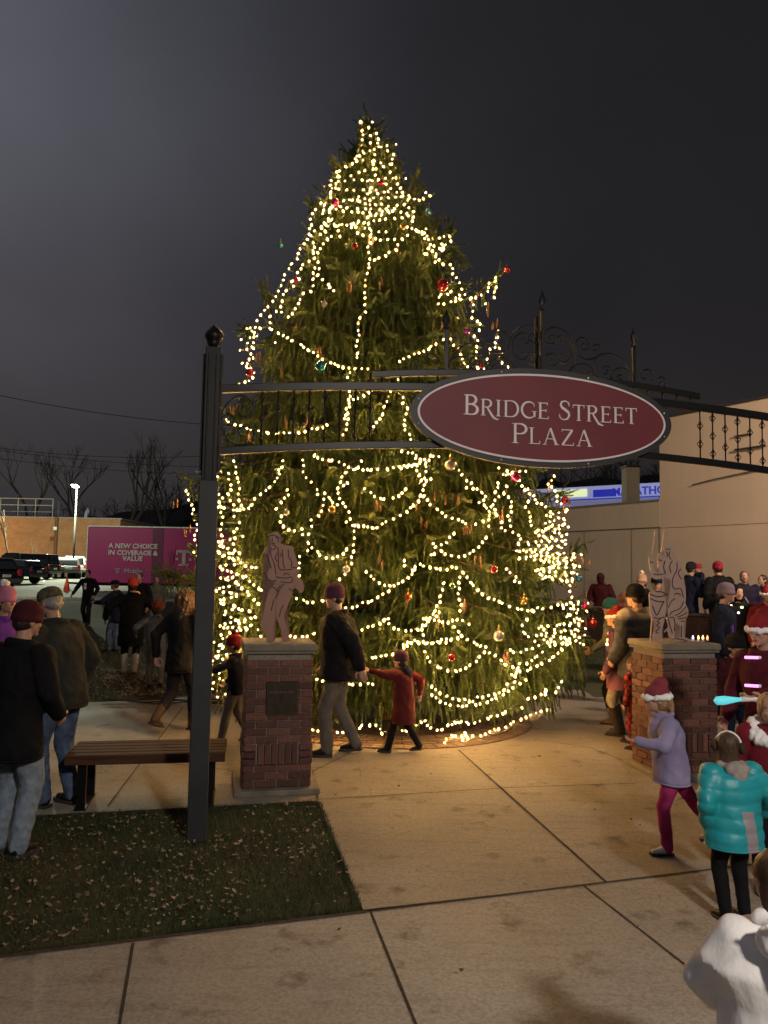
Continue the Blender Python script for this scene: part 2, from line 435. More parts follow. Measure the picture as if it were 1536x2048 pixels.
# ================================================================ the spruce
SIL = [(245, 729, 741), (275, 718, 757), (300, 705, 785), (340, 680, 800), (400, 645, 838), (450, 620, 880), (520, 590, 925), (600, 530, 945),
       (700, 497, 995), (770, 468, 1030), (850, 450, 1062), (950, 432, 1095), (1050, 412, 1128), (1120, 402, 1152), (1200, 408, 1165),
       (1300, 418, 1160), (1350, 428, 1145), (1395, 462, 1090)]
prof = []
for (py, l, r) in SIL:
    a, b_ = YP(l, py, TY), YP(r, py, TY); prof.append(((a.z+b_.z)/2, (a.x+b_.x)/2, (b_.x-a.x)/2))
prof.sort()
PZ = np.array([p[0] for p in prof]); PC = np.array([p[1] for p in prof]); PR = np.array([p[2] for p in prof])
def env(z): return float(np.interp(z, PZ, PC)), float(np.interp(z, PZ, PR))
ZTOP = prof[-1][0]+.02
DEP = .76                                               # the crown is a little shallower than wide
def on_tree(px, py, push=0.):
    """where a sight line first meets the crown's surface (or passes closest to it)"""
    d = ray(px, py); best = None; bv = 9
    t = 6.5
    while t < 11.5:
        p = CAMP+d*t; cx, r = env(p.z)
        q = math.hypot(p.x-cx, (p.y-TY)/DEP)/max(r, .03)
        if q < bv: bv = q; best = p.copy()
        if q < 1: break
        t += .03
    best.z = max(best.z, .05)
    cx, r = env(best.z); o = Vector((best.x-cx, best.y-TY, 0))
    if o.length > 1e-3: best += o.normalized()*push
    return best

# foliage: needle bearing twigs merged in one mesh
def twig_template(L, nn, spread, nl, droop):
    """thin needled twig hanging from the origin down -Z, slight curve"""
    V = []
    def P_(t): return np.array([.10*L*math.sin(t*2.1), 0, -L*t])
    for i in range(nn):
        t = (i+.5)/nn; base = P_(t); a = i*2.4+random.uniform(-.3, .3)
        out = np.array([math.cos(a), math.sin(a), -droop]); out /= np.linalg.norm(out)
        side = np.cross(out, [0, 0, 1.]); side /= np.linalg.norm(side)+1e-6
        l = nl*random.uniform(.7, 1.15)*(1-.55*t*t)
        V += [base+side*spread, base-side*spread, base+out*l]
    for k in range(3):                                   # woody core + dense inner web
        t0 = k/3; t1 = (k+1)/3; w = .006*(1-t0*.5); a = k*1.1
        s_ = np.array([math.cos(a), math.sin(a), 0])*w
        V += [P_(t0)+s_, P_(t0)-s_, P_(t1)]
    return np.array(V, np.float32)
templ = [twig_template(1., 58, .034, .115, 1.1) for _ in range(6)]
stiff = [twig_template(1., 40, .034, .14, .8) for _ in range(4)]
CH = []
def put(T, pos, down, roll, L, wid):
    """place template; its -Z axis goes to `down`"""
    z = -np.array(down); z /= np.linalg.norm(z); x = np.cross([.31, .95, .05], z); x /= np.linalg.norm(x); y = np.cross(z, x)
    c, s_ = math.cos(roll), math.sin(roll); X = x*c+y*s_; Y = -x*s_+y*c
    A = np.stack([X*wid, Y*wid, z*L]); CH.append(T @ A + np.array(pos))
limbs = MB()
rnd = random.Random(11)
COR = []
def bough(z, az, reach, droop, up, scale=1.):
    """one primary branch with curtains of hanging twigs"""
    cx, r = env(z); R = reach
    p0 = Vector((float(np.interp(z, PZ, PC)), TY, z+.1)); dirh = Vector((math.cos(az), math.sin(az), 0))
    side = Vector((-dirh.y, dirh.x, 0)); pts = []
    bend = rnd.uniform(-.12, .12)
    for k in range(9):
        t = k/8; h = -droop*R*(t**1.4) + up*R*max(0, t-.55)**2*3.2
        pts.append(p0+dirh*R*t+side*bend*R*t*t+Vector((0, 0, h+.12*R*t*(1-t))))
    limbs.tube(pts, [max(.004, .024*scale*(1-.85*k/8)) for k in range(9)], 5)
    n = int(10+R*23)
    for i in range(n):
        t = rnd.uniform(.30, 1.)**.8; k = min(7, int(t*8)); f = t*8-k; p = pts[k].lerp(pts[k+1], f)
        sp = (1.05-t)*.34*R*scale+.05
        off = rnd.uniform(-1, 1)*sp; back = -abs(off)*.35
        q = p+side*off+dirh*back+Vector((0, 0, -abs(off)*.22+rnd.uniform(-.03, .04)))
        L = rnd.uniform(.13, .34)*(.55+.45*min(1, R/1.6))*scale
        dn = Vector((0, 0, -1))+dirh*rnd.uniform(.0, .45)+side*(off/sp*.35+rnd.uniform(-.15, .15))
        put(rnd.choice(templ), q, dn, rnd.uniform(0, 6.3), L, rnd.uniform(.26, .36))
        if abs(off) > .10 and i % 4 != 0:                # side shoots lying along the bough
            put(rnd.choice(stiff), q, -(p-q).normalized()+Vector((0, 0, -.25))+dirh*.5, rnd.uniform(0, 6.3), rnd.uniform(.14, .28), .30)
    e = pts[-1]; d = (pts[-1]-pts[-2]).normalized()       # tips
    for j in range(4 if scale > .8 else 3):
        put(rnd.choice(stiff), e-d*.05*j, d+side*rnd.uniform(-.9, .9)+Vector((0, 0, rnd.uniform(-.2, .5))), rnd.uniform(0, 6), rnd.uniform(.10, .22), .34)
    COR.append((e.copy(), pts[5].copy()))
z = .42; lay = 0
while z < ZTOP-.25:
    cx, r = env(max(z, prof[0][0])); n = int(7+r*4.6); a0 = rnd.uniform(0, 6.3)
    for k in range(n):
        az = a0+2*PI*k/n+rnd.uniform(-.18, .18)
        droop = .26 if z > 1.2 else .12
        topf = max(0, (z-4.5)/4)
        zz = z+rnd.uniform(-.08, .08)+droop*r*(1-topf)*.75
        rr = env(z)[1]
        bough(min(zz, ZTOP-.2), az, rr*rnd.uniform(.78, 1.0)*(1 if zz < 4.5 else .86), droop*(1-topf)-.25*topf, .12+.25*topf)
    z += .25 if z < 5 else .2; lay += 1
# inner fill twigs so the heart is not hollow
for i in range(5200):
    z = PZ[0]+(ZTOP-.5-PZ[0])*rnd.random()**1.25; cx, r = env(z); a = rnd.uniform(0, 2*PI); q = r*rnd.uniform(.45, .84)
    put(rnd.choice(templ), (cx+q*math.cos(a), TY+q*math.sin(a), z+.15), (rnd.uniform(-.3, .3)+.3*math.cos(a), rnd.uniform(-.3, .3)+.3*math.sin(a), -1), rnd.uniform(0, 6), rnd.uniform(.16, .32), rnd.uniform(.26, .36))
# outliers seen past the outline
def outlier(px0, py0, px1, py1, y=TY-.3, n=5):
    a, b_ = YP(px0, py0, y), YP(px1, py1, y); d = b_-a; L = d.length; s_ = Vector((0, 1, 0))
    pts = [a+d*t/6+Vector((0, 0, .06*L*math.sin(t/6*PI))) for t in range(7)]
    limbs.tube(pts, [.014*(1-t/8) for t in range(7)], 5)
    for i in range(n*4):
        t = rnd.uniform(.1, 1); k = min(5, int(t*6)); p = pts[k].lerp(pts[k+1], t*6-k)
        put(rnd.choice(templ), p, Vector((rnd.uniform(-.3, .3), rnd.uniform(-.5, .5), -1)), rnd.uniform(0, 6), rnd.uniform(.1, .3), .28)
        put(rnd.choice(stiff), p, d.normalized()+Vector((rnd.uniform(-.6, .6), rnd.uniform(-.6, .6), rnd.uniform(-.2, .7))), rnd.uniform(0, 6), rnd.uniform(.12, .26), .3)
outlier(470, 1015, 350, 953, n=7); outlier(430, 1175, 318, 1150, n=14); outlier(430, 1130, 382, 1105)
outlier(940, 610, 1000, 540, n=4); outlier(1060, 1010, 1140, 985, n=3); outlier(1130, 1130, 1175, 1085, n=3); outlier(1120, 1200, 1180, 1215, n=3)
outlier(905, 500, 903, 440, n=3); outlier(540, 600, 523, 572, n=3); outlier(505, 650, 492, 655, n=3); outlier(810, 385, 835, 352, n=2)
outlier(690, 345, 675, 325, n=2); outlier(640, 420, 622, 405, n=2); outlier(900, 480, 925, 520, n=3); outlier(733, 268, 733, 236, y=TY, n=1); outlier(1140, 1260, 1185, 1290, n=3)
# skirt
for k in range(1500):
    a = rnd.uniform(0, 2*PI); zz = rnd.uniform(.36, 1.15); r = env(max(zz, PZ[0]))[1]*rnd.uniform(.72, 1.02)
    put(rnd.choice(templ), (env(zz)[0]+r*math.cos(a), TY+r*math.sin(a), zz), (.25*math.cos(a), .25*math.sin(a), -1), rnd.uniform(0, 6), rnd.uniform(.16, .30), .32)
V = np.concatenate(CH).astype(np.float32); CH = None
V[:, 2] = np.maximum(V[:, 2], .03); V[:, 1] = TY+(V[:, 1]-TY)*DEP
limbs.v = [(a, TY+(b_-TY)*DEP, c_) for a, b_, c_ in limbs.v]
me = np_mesh('crown', V, np.arange(len(V)), 3)
m, nt, b = new_mat('spruce_needles'); v = coord(nt)
c = ramp(nt, noisen(nt, v, 1.8, 3), [(.32, (.018, .042, .010)), (.68, (.115, .160, .034))])
c = mixc(nt, ramp(nt, noisen(nt, v, 9, 2), [(.5, 0.), (.75, .6)]), c, (.15, .165, .038))
nt.links.new(c, b.inputs['Base Color']); b.inputs['Roughness'].default_value = .55
M_bark = pmat('spruce_bark', (.10, .060, .035), .9, 0, .4, 12, 30, .02)
TREE = thing('spruce_tree', 'tall outdoor Christmas tree, a full spruce strung with warm white lights on the plaza', 'tree', (TX, TY, 0))
def at_tree(o): o.location = o.location-Vector((TX, TY, 0)); return o
o = link('crown', me, m, TREE); at_tree(o)
at_tree(limbs.build('limbs', M_bark, TREE, True))
tr = MB(); tp = [(float(np.interp(z_, PZ, PC))*(min(1, z_/2))+TX*(1-min(1, z_/2)), TY, z_) for z_ in (0, .15, .6, 1.5, 3, 5, 7, ZTOP-.1)]
tr.tube(tp, [.27, .2, .17, .15, .12, .08, .04, .008], 14); at_tree(tr.build('trunk', M_bark, TREE, True))
# hanging cones: parts of the tree
M_cone = pmat('spruce_cone', (.17, .085, .035), .7, 0, .4, 60, 120, .004)
cm = MB(); L = .105; ring = []
for k in range(9):
    t = k/8; ring.append((0, 0, -.02-L*t, max(.003, .013*math.sin(PI*(.12+.83*t))**.7*(1+.12*(k % 2))), max(.003, .013*math.sin(PI*(.12+.83*t))**.7*(1+.12*(k % 2)))))
cm.loft(ring, 8); cm.tube([(0, 0, 0), (0, 0, -.03)], .003, 4)
cme = cm.mesh('cone', True); cme.materials.append(M_cone)
clusters = [(1165, 1105), (1180, 1115), (1148, 1110), (1140, 1000), (1130, 1005), (1095, 960), (935, 1045), (868, 980), (882, 985), (915, 985), (832, 1010), (995, 1020), (1178, 1180),
            (1168, 1235), (1185, 1280), (1158, 1290), (700, 560), (985, 640), (975, 610), (640, 700), (760, 560), (620, 830), (572, 835), (760, 880), (755, 1000), (640, 1010), (592, 1100), (505, 860), (470, 805),
            (355, 1000), (375, 1050), (845, 1040), (760, 1110), (955, 1110), (930, 1200), (1010, 1300), (880, 1230), (820, 1200), (700, 1280), (880, 640), (520, 700), (600, 640), (740, 470), (800, 500), (560, 730)]
nc = 0
for (px, py) in clusters:
    for j in range(rnd.choice((1, 2, 3))):
        if nc >= 100: break
        p = on_tree(px+rnd.uniform(-8, 8), py+rnd.uniform(-8, 8), .03) if px > 400 and px < 1125 else YP(px+rnd.uniform(-8, 8), py+rnd.uniform(-6, 6), TY-.3)
        c_ = link('cone', cme, None, TREE); c_.location = p-Vector((TX, TY, 0)); c_.rotation_euler = (rnd.uniform(-.15, .15), rnd.uniform(-.15, .15), rnd.uniform(0, 6)); nc += 1

# ================================================================ strings of lights
S7 = lambda L_: [(480+x/2.954, 220+y/2.954) for x, y in L_]
S8 = lambda L_: [(800+x/3.84, 900+y/3.84) for x, y in L_]
S4 = lambda L_: [(420+x/4.042, 900+y/4.042) for x, y in L_]
SB = lambda L_: [(420+x/2.104, 1250+y/2.104) for x, y in L_]
def zig(x0, x1, y0, y1, n, slant=0):
    out = []
    for i in range(n):
        t = i/(n-1); x = x0 if i % 2 else x1
        out.append((x+slant*t+rnd.uniform(-7, 7), y0+(y1-y0)*t+rnd.uniform(-6, 6)))
    return out
STR = [
 ('running down the middle from the very top of the tree', S7([(740,75),(765,110),(770,200),(785,240),(790,290),(790,350),(800,380),(775,440),(770,490),(770,530),(765,620),(770,680),(775,760),(760,830),(765,900),(760,970),(745,1010),(740,1080),(740,1190),(710,1240),(700,1300),(715,1350),(690,1390)])+[(718,705),(712,720)]),
 ('edging the left outline of the tree from its top', S7([(740,80),(720,270),(660,325),(600,370),(570,430),(540,500),(505,550),(465,620),(445,690),(420,720),(400,790),(375,820),(340,900),(300,950),(285,985),(250,1050),(235,1090),(200,1150),(150,1220),(130,1300),(120,1350),(105,1390)])+[(508,712),(500,735),(512,752),(490,768)]),
 ('second strand inside the upper left outline', S7([(600,370),(605,410),(590,470),(560,510),(540,620),(500,700),(440,750),(470,850),(400,915),(370,970),(340,1020),(305,1080),(265,1130),(235,1190),(200,1240),(195,1290)])),
 ('edging the upper right outline below the top', S7([(770,75),(805,180),(830,230),(890,265),(880,310),(910,340),(880,370),(895,400),(920,440),(935,480),(985,520),(960,550),(1000,600),(1010,650),(1005,690),(1040,730),(1070,760),(1120,770)])),
 ('looped out over the spur high on the right', S7([(985,520),(1020,545),(1060,520),(1100,500),(1080,485),(1060,485)])),
 ('short row across under the pink bauble near the top', S7([(500,610),(540,590),(610,600),(670,610),(730,610),(790,625),(840,600),(900,585),(930,560)])),
 ('row across just below the two top rows', S7([(490,690),(540,660),(585,690),(650,685),(700,680),(700,730),(770,755),(850,775),(940,765),(1000,740)])),
 ('knotted bunch at the upper left shoulder', S7([(440,830),(470,850),(510,790),(540,760),(600,745),(580,700),(545,640),(520,700),(460,750)])),
 ('tangle on the upper right shoulder above the big red bauble', S7([(990,690),(1040,730),(1100,700),(1080,740),(1150,760),(1220,740),(1190,800),(1130,800),(1070,860),(1100,840),(1160,820),(1210,810),(1140,850),(1160,890)])),
 ('strand down the right outline past the big red bauble', S7([(1110,800),(1150,900),(1200,910),(1225,935),(1240,980),(1270,1010),(1290,1060),(1330,1110),(1350,1170),(1350,1230),(1400,1270),(1380,1310),(1370,1340),(1390,1390),(1380,1430)])+[(950,725)]),
 ('wrapped on the lone bough reaching up on the right', S7([(1340,1105),(1400,1090),(1430,1060),(1450,1020),(1480,985),(1470,1080),(1450,1130),(1440,1180)])),
 ('short drape right of the middle strand high up', S7([(800,895),(820,880),(850,860),(900,845),(920,800),(910,790)])),
 ('thin drape curling on the upper left of the crown', S7([(480,940),(480,980),(510,1010),(540,1050),(575,1080)])),
 ('strand between left outline and crown heart', S7([(480,900),(460,970),(460,1020),(430,1070),(390,1100),(370,1160),(340,1200),(300,1225),(270,1180)])),
 ('scribble just under the big red bauble', S7([(1190,1020),(1250,1080),(1280,1100),(1250,1120),(1215,1090),(1150,1100),(1160,1150),(1240,1130),(1290,1120)])),
 ('dense zigzag over the pointed top', zig(708, 782, 292, 470, 9)),
 ('wider zigzag below the pointed top', zig(655, 812, 350, 455, 6)),
 ('swag on the left above the arch rails', [(545,655),(565,665),(590,680),(620,700),(650,718),(680,732),(715,737),(742,738)]),
 ('swag on the right peaking at the left spear', [(795,722),(820,712),(850,700),(880,680),(893,672),(905,690),(915,702),(925,730),(945,735),(965,735),(972,700),(985,690),(985,660),(990,700),(1000,730),(1015,735)]),
 ('zigzag bunch at the left outline beside the red bauble', zig(497, 522, 650, 772, 13)),
 ('long swag seen between the two left arch rails', [(450,831),(470,844),(492,850),(514,858),(533,862),(550,866),(567,864),(586,866),(611,862),(627,857),(645,855),(663,848)]),
 ('rising strand beside the sign between the rails', [(690,838),(697,820),(705,800),(720,795),(735,785),(750,775),(768,770)]),
 ('vertical strand crossing both left arch rails', [(700,745),(700,780),(700,795),(697,822),(699,850),(688,874)]),
 ('strand dropping left of the sign border', [(778,783),(775,800),(768,818),(760,838),(748,850),(748,862)]),
 ('strand touching the left tip of the sign', [(795,760),(795,780),(806,803),(812,820),(806,845),(810,865),(820,873),(822,900),(830,915),(840,925),(848,940),(845,960)]),
 ('shallow swag just under the lower rail', [(632,908),(650,918),(672,920),(695,930),(715,937),(735,937),(765,937),(800,932),(830,927),(848,918),(860,905)]),
 ('deep swag below the rail close to the post', [(572,921),(573,931),(562,937),(558,942),(563,952),(555,962),(547,972),(535,982),(521,994),(516,1006),(505,1014),(494,1016),(484,1017),(472,1019),(457,1012),(446,1012)]),
 ('hanging strand hugging the post', [(438,922),(446,938),(443,955),(443,968),(446,985),(455,993),(450,1003),(441,1000),(447,1012),(452,1030),(449,1045),(455,1070),(450,1090),(445,1103)]),
 ('hanging strand second from the post', [(475,920),(480,940),(481,950),(490,960),(485,972),(487,981),(487,991),(486,1003),(482,1031),(484,1055),(476,1062),(474,1075),(474,1090)]),
 ('short hanging strand between the two by the post', [(467,945),(467,960),(472,975),(467,987),(471,998),(476,1010)]),
 ('curling strand above the left statue', S4([(645,315),(640,370),(605,385),(585,435),(580,490),(590,520),(605,575),(630,610),(680,640),(710,645),(750,630),(765,665),(800,690)])),
 ('zigzag strand right of the left statue head', S4([(755,75),(790,180),(815,225),(850,255),(880,280),(880,330),(910,375),(960,400),(990,390),(970,430),(920,470),(885,525),(850,555),(850,600),(800,770),(800,830),(745,870),(765,950),(755,990),(730,1040),(665,1150)])),
 ('large smooth swag in the middle of the tree', S4([(1120,575),(1165,600),(1240,600),(1290,615),(1340,625),(1385,610),(1415,575),(1465,560),(1510,535)])+S8([(15,485),(60,450),(90,420),(150,350),(160,310),(185,270),(200,230),(235,200)])),
 ('wavering vertical strand left of centre', S4([(1220,90),(1220,130),(1150,155),(1110,195),(1060,245),(1120,260),(1100,285),(1040,310),(1045,350),(1075,400),(1125,480),(1130,515),(1150,600)])),
 ('strand dropping to the hat of the walking man', [(706,1050),(709,1062),(710,1078),(710,1091),(710,1103),(705,1114),(700,1130),(692,1145),(684,1157),(682,1166)]),
 ('short row right of the left statue hips', S4([(720,1190),(755,1190),(800,1220),(830,1215),(890,1220),(925,1205)])),
 ('row rising right from the walking man neck', S4([(1115,1265),(1155,1260),(1200,1250),(1250,1215),(1285,1215),(1335,1200),(1380,1165),(1415,1155),(1445,1130),(1485,1110)])),
 ('row between the left pillar cap and the man coat', S4([(640,1500),(690,1490),(745,1495),(820,1490),(875,1465)])),
 ('row rising right from the walking man back', S4([(1240,1440),(1300,1410),(1365,1390),(1410,1360),(1455,1350)])),
 ('slanting strand left of the left statue shoulder', S4([(100,820),(160,850),(220,870),(270,860),(300,930),(345,935),(385,940),(430,935),(400,985)])),
 ('slanting strand at the left statue knees', S4([(300,1100),(340,1140),(370,1170),(385,1200),(430,1235)])),
 ('small drooping row left of the statue thigh', S4([(300,1280),(325,1286),(350,1290),(385,1284)])),
 ('strand descending behind the statue shins', S4([(330,1380),(390,1420),(420,1470),(415,1520),(430,1560),(370,1500)])),
 ('dense column at the left beside the post, upper half', zig(444, 488, 1072, 1240, 15, 6)),
 ('dense column at the left beside the post, lower half', zig(446, 512, 1235, 1330, 10)),
 ('loose zigzag at the left edge behind the child', zig(432, 462, 1270, 1400, 13)),
 ('lights on the bough sticking out left of the post', [(372,978),(381,990),(378,1001),(388,1012),(385,1024),(392,1040),(396,1058),(390,1070),(394,1085),(388,1100),(396,1110)]),
 ('row under the sign at its left end', S8([(15,0),(100,40),(150,75),(205,95),(235,45),(290,50),(295,15)])),
 ('short drape left of the clear bauble', S8([(5,140),(30,118),(70,118),(120,105),(125,150),(140,195),(150,225),(200,232)])),
 ('long strand falling right from the clear bauble', S8([(415,100),(430,165),(460,185),(490,230),(525,240),(487,280),(530,290),(555,285),(580,305),(610,340),(640,365),(600,395),(650,425),(690,435),(675,490),(720,500),(740,545),(760,590),(805,620),(805,650)])),
 ('narrow swag beneath the clear bauble', S8([(145,350),(200,350),(220,400),(250,430),(290,465),(305,480),(345,505),(395,520),(440,530),(490,555),(545,565),(580,545),(600,535)])),
 ('short slanting strand in the dark middle', S8([(390,630),(365,670),(330,715),(270,725),(270,780),(230,795),(205,815)])),
 ('longest swag crossing the lower right of the tree', S8([(30,835),(70,915),(125,860),(160,880),(210,885),(255,900),(300,900),(340,910),(400,885),(450,910),(495,960),(500,1000),(550,1030),(580,1065),(625,1100),(665,1130),(720,1135),(740,1155),(790,1175),(845,1200),(920,1215),(975,1225),(1005,1220)])),
 ('vertical strand dropping left of the longest swag', S8([(325,1010),(320,1045),(305,1085),(300,1150),(280,1190),(250,1235),(215,1275),(165,1275),(165,1340),(165,1380),(180,1425)])),
 ('thin vertical strand next to the green bauble', S8([(430,965),(440,1015),(430,1070),(430,1105),(450,1165),(440,1205),(445,1250)])),
 ('short level row above the bottom rows', S8([(215,1275),(260,1295),(325,1305),(365,1310),(400,1290),(475,1300),(505,1330)])),
 ('level row over the red coated child', S8([(15,1480),(50,1460),(65,1475),(120,1445),(150,1465),(215,1470),(255,1465),(285,1450),(315,1440),(370,1440),(430,1430),(480,1400)])),
 ('strand hanging under the sign left of the pink bauble', S8([(720,245),(735,280),(710,320),(730,350),(705,385),(690,415),(650,430),(640,465),(690,465),(660,520),(665,580)])),
 ('strand hanging straight under the pink bauble', S8([(790,270),(785,320),(810,365),(830,425),(805,465),(820,495),(825,530),(830,565),(850,600),(850,620),(890,650),(910,670),(915,700)])),
 ('short row right under the sign border', S8([(740,130),(790,160),(750,195),(870,160),(930,155),(960,145)])),
 ('looping strand right of the pink bauble', S8([(875,185),(895,265),(940,315),(940,340),(945,380),(940,420),(975,460),(965,505),(980,545),(1000,580),(1035,590)])),
 ('strand going right toward the lit canopy', S8([(975,340),(1000,385),(1025,400),(1080,405),(1120,450),(1110,490),(1130,520)])),
 ('strand on the spur at the right below the sign', S8([(1125,190),(1130,240),(1095,260),(1140,280),(1155,320),(1170,360),(1190,390),(1240,425),(1220,475)])),
 ('thick zigzag bunch high in the right hand cluster', [S8([p])[0] for p in zig(1060, 1245, 470, 700, 9)]),
 ('thick zigzag bunch in the heart of the right cluster', [S8([p])[0] for p in zig(860, 1230, 690, 840, 7)]),
 ('thick zigzag bunch low in the right hand cluster', [S8([p])[0] for p in zig(1030, 1330, 810, 1010, 7)]),
 ('second heart strand crossing the right cluster', [S8([p])[0] for p in zig(1000, 1250, 560, 1000, 7)]),
 ('short strand below the right cluster', S8([(800,905),(825,935),(850,960),(860,985),(885,1005),(925,1005)])),
 ('tip strand on the rightmost bough', S8([(1380,795),(1330,790),(1330,830),(1290,840),(1260,860)])),
 ('level row continuing the longest swag to the right edge', S8([(1000,1220),(1050,1200),(1090,1210),(1130,1190),(1200,1165),(1220,1180),(1340,1155),(1370,1170)])),
 ('strand beside the large clear bauble low on the right', S8([(935,1285),(925,1310),(920,1350),(910,1385),(900,1405),(950,1400),(960,1430)])),
 ('zigzag at the lower right edge, upper part', [S8([p])[0] for p in zig(1240, 1390, 1170, 1480, 11)]),
 ('zigzag inside the lower right of the skirt', [S8([p])[0] for p in zig(1010, 1250, 1330, 1500, 8)]),
 ('vertical strand along the right edge of the crown', S8([(1300,880),(1280,960),(1265,1040),(1270,1080),(1265,1130),(1300,1200),(1290,1260),(1330,1340),(1300,1400),(1340,1470)])),
 ('swag along the lower skirt on the right', SB([(930,245),(955,270),(1010,298),(1040,305),(1070,305),(1090,318),(1105,298),(1150,290),(1185,280),(1220,265),(1240,245),(1265,230),(1275,195)])),
 ('doubled row low on the right skirt', SB([(1165,110),(1200,125),(1215,155),(1245,160),(1290,185),(1290,155),(1320,150),(1350,130),(1380,120),(1340,90),(1280,110),(1230,90)])),
 ('bottom row at the left by the brick pillar', SB([(425,425),(445,430),(475,438),(515,435),(540,440),(580,445),(620,435),(650,410)])),
 ('bottom row along the front edge of the skirt', SB([(650,410),(680,410),(710,415),(720,445),(760,440),(800,438),(850,430),(880,400),(910,395),(915,415),(950,432),(975,430),(1000,400),(1030,402),(1070,400)])),
 ('bottom row sweeping up at the right of the skirt', SB([(1000,410),(1040,396),(1080,406),(1130,390),(1160,375),(1210,365),(1250,350),(1290,335)])),
 ('loose end trailing over the brick ring', SB([(985,490),(1020,455),(1050,465),(1075,440),(1065,475),(1110,460),(1145,460),(1190,435),(1240,425),(1280,400),(1320,385),(1360,370),(1400,355),(1440,340),(1430,300),(1440,270),(1460,240),(1460,225)])),
 ('short row at the right end of the skirt', SB([(1320,300),(1350,290),(1390,270),(1400,285),(1385,262)])),
 ('short row between the man and the child', SB([(590,240),(635,238),(665,237),(690,242)])),
 ('swag between the walking man and the orange bauble', [(735,1140),(750,1158),(772,1168),(795,1166),(818,1150),(832,1132)]),
 ('swag under the orange bauble in the lower middle', [(770,1235),(790,1252),(815,1258),(842,1252),(862,1236),(880,1215)]),
 ('swag low in the middle above the child in red', [(845,1300),(862,1322),(885,1335),(915,1336),(942,1322),(962,1298)]),
 ('short swag left of the large clear bauble', [(905,1250),(922,1270),(945,1284),(968,1290)]),
 ('slack row between the two lowest skirt rows', [(860,1385),(885,1402),(915,1408),(950,1404),(985,1392),(1015,1374),(1040,1352)]),
 ('swag left of centre under the large middle swag', [(625,1085),(640,1105),(662,1114),(686,1108),(702,1090)]),
 ('swag behind the left statue waist', [(500,1150),(515,1168),(535,1178),(560,1176),(582,1160),(600,1140)]),
 ('row along the right skirt under the doubled row', [(1010,1345),(1035,1338),(1062,1330),(1090,1316),(1112,1296),(1128,1272)]),
 ('swag in the dark gap right of centre', [(860,1085),(880,1102),(905,1110),(930,1106),(952,1090),(968,1070)]),
 ('swag at mid height left of the sign bottom', [(655,985),(668,1003),(690,1012)]),
 ('swag above the big middle swag on the left', [(730,975),(748,990),(770,996),(795,990),(815,972)]),
 ('few bulbs right of the brick pillar', SB([(445,218),(475,222),(500,226)])),
 ('row rising behind the red coated child hat', SB([(680,130),(705,128),(735,122),(770,115),(830,75),(880,60),(920,70),(950,65),(1000,60),(1030,45)])),
]
M_bulb = emat('lit_filament', (1., .55, .175), 1050.)
M_glassb, nt, b = new_mat('bulb_glass'); nt.nodes.remove(b)              # thin clear envelope; its emission stands in for the bulb's warm halo
tr_n = nt.nodes.new('ShaderNodeBsdfTransparent'); em_n = nt.nodes.new('ShaderNodeEmission'); ad_n = nt.nodes.new('ShaderNodeAddShader')
tr_n.inputs[0].default_value = (.96, .93, .88, 1); em_n.inputs[0].default_value = (1., .55, .14, 1); em_n.inputs[1].default_value = 1.5
nt.links.new(tr_n.outputs[0], ad_n.inputs[0]); nt.links.new(em_n.outputs[0], ad_n.inputs[1]); nt.links.new(ad_n.outputs[0], nt.nodes['Material Output'].inputs[0])
M_wire = pmat('light_wire', (.012, .03, .012), .6, 0, .2, 10, 10, 0)
bm_ = MB(); rr = [(.000, .006), (-.006, .0075), (-.012, .0155), (-.022, .0175), (-.033, .0125), (-.043, .002)]
bm_.loft([(0, 0, z_, max(.001, r_), max(.001, r_)) for z_, r_ in [(0.004, .004), (-.004, .010), (-.014, .0145), (-.025, .0150), (-.037, .0100), (-.045, .002)]], 7)
nsh = len(bm_.f)
bm_.ell((0, 0, -.024), (.0042, .0042, .0062), None, 6, 4)
BULB = bm_.mesh('bulb', True); BULB.materials.append(M_glassb); BULB.materials.append(M_bulb)
BULB.polygons.foreach_set('material_index', [0 if i < nsh else 1 for i in range(len(BULB.polygons))])
NB = 0
for (lab, tr_) in STR:
    low = 'trailing over' in lab
    pts = catmull([Vector((x, y, 0)) for x, y in tr_], 5)
    p3 = []
    for p in pts:
        if low:
            q = G(p.x, p.y, .05) if p.y > 1385 else on_tree(p.x, p.y, .05)
        elif 'sticking out left' in lab or 'rightmost bough' in lab: q = YP(p.x, p.y, TY-.35)
        else: q = on_tree(p.x, p.y, .05+rnd.uniform(-.035, .04))
        p3.append(q)
    root = thing('light_string', 'warm white light string '+lab, 'light string', p3[0], group='warm white light strings on the big tree')
    w = MB(); w.tube([q-p3[0] for q in p3], .0035, 4); w.build('wire', M_wire, root)
    # bulbs at even spacing along the seen line
    acc = 0.; nxt = 0.; cnt = 0
    for i in range(len(pts)-1):
        a, b_ = pts[i], pts[i+1]; L = (b_-a).length
        while nxt <= acc+L and cnt < 98:
            t = (nxt-acc)/max(L, 1e-6); q = p3[i].lerp(p3[i+1], t)
            bo = link('bulb', BULB, None, root); bo.location = q-p3[0]+Vector((rnd.uniform(-.012, .012), -.012, -.004))
            bo.rotation_euler = (rnd.uniform(-.9, .9), rnd.uniform(-.9, .9), 0); s_ = rnd.uniform(.55, 1.02)*(.8 if 'zigzag' in lab else 1.); bo.scale = (s_, s_, s_)
            nxt += rnd.uniform(8.8, 14.2)*(1.25 if 'zigzag' in lab else 1.); cnt += 1; NB += 1
        acc += L
print('bulbs', NB)
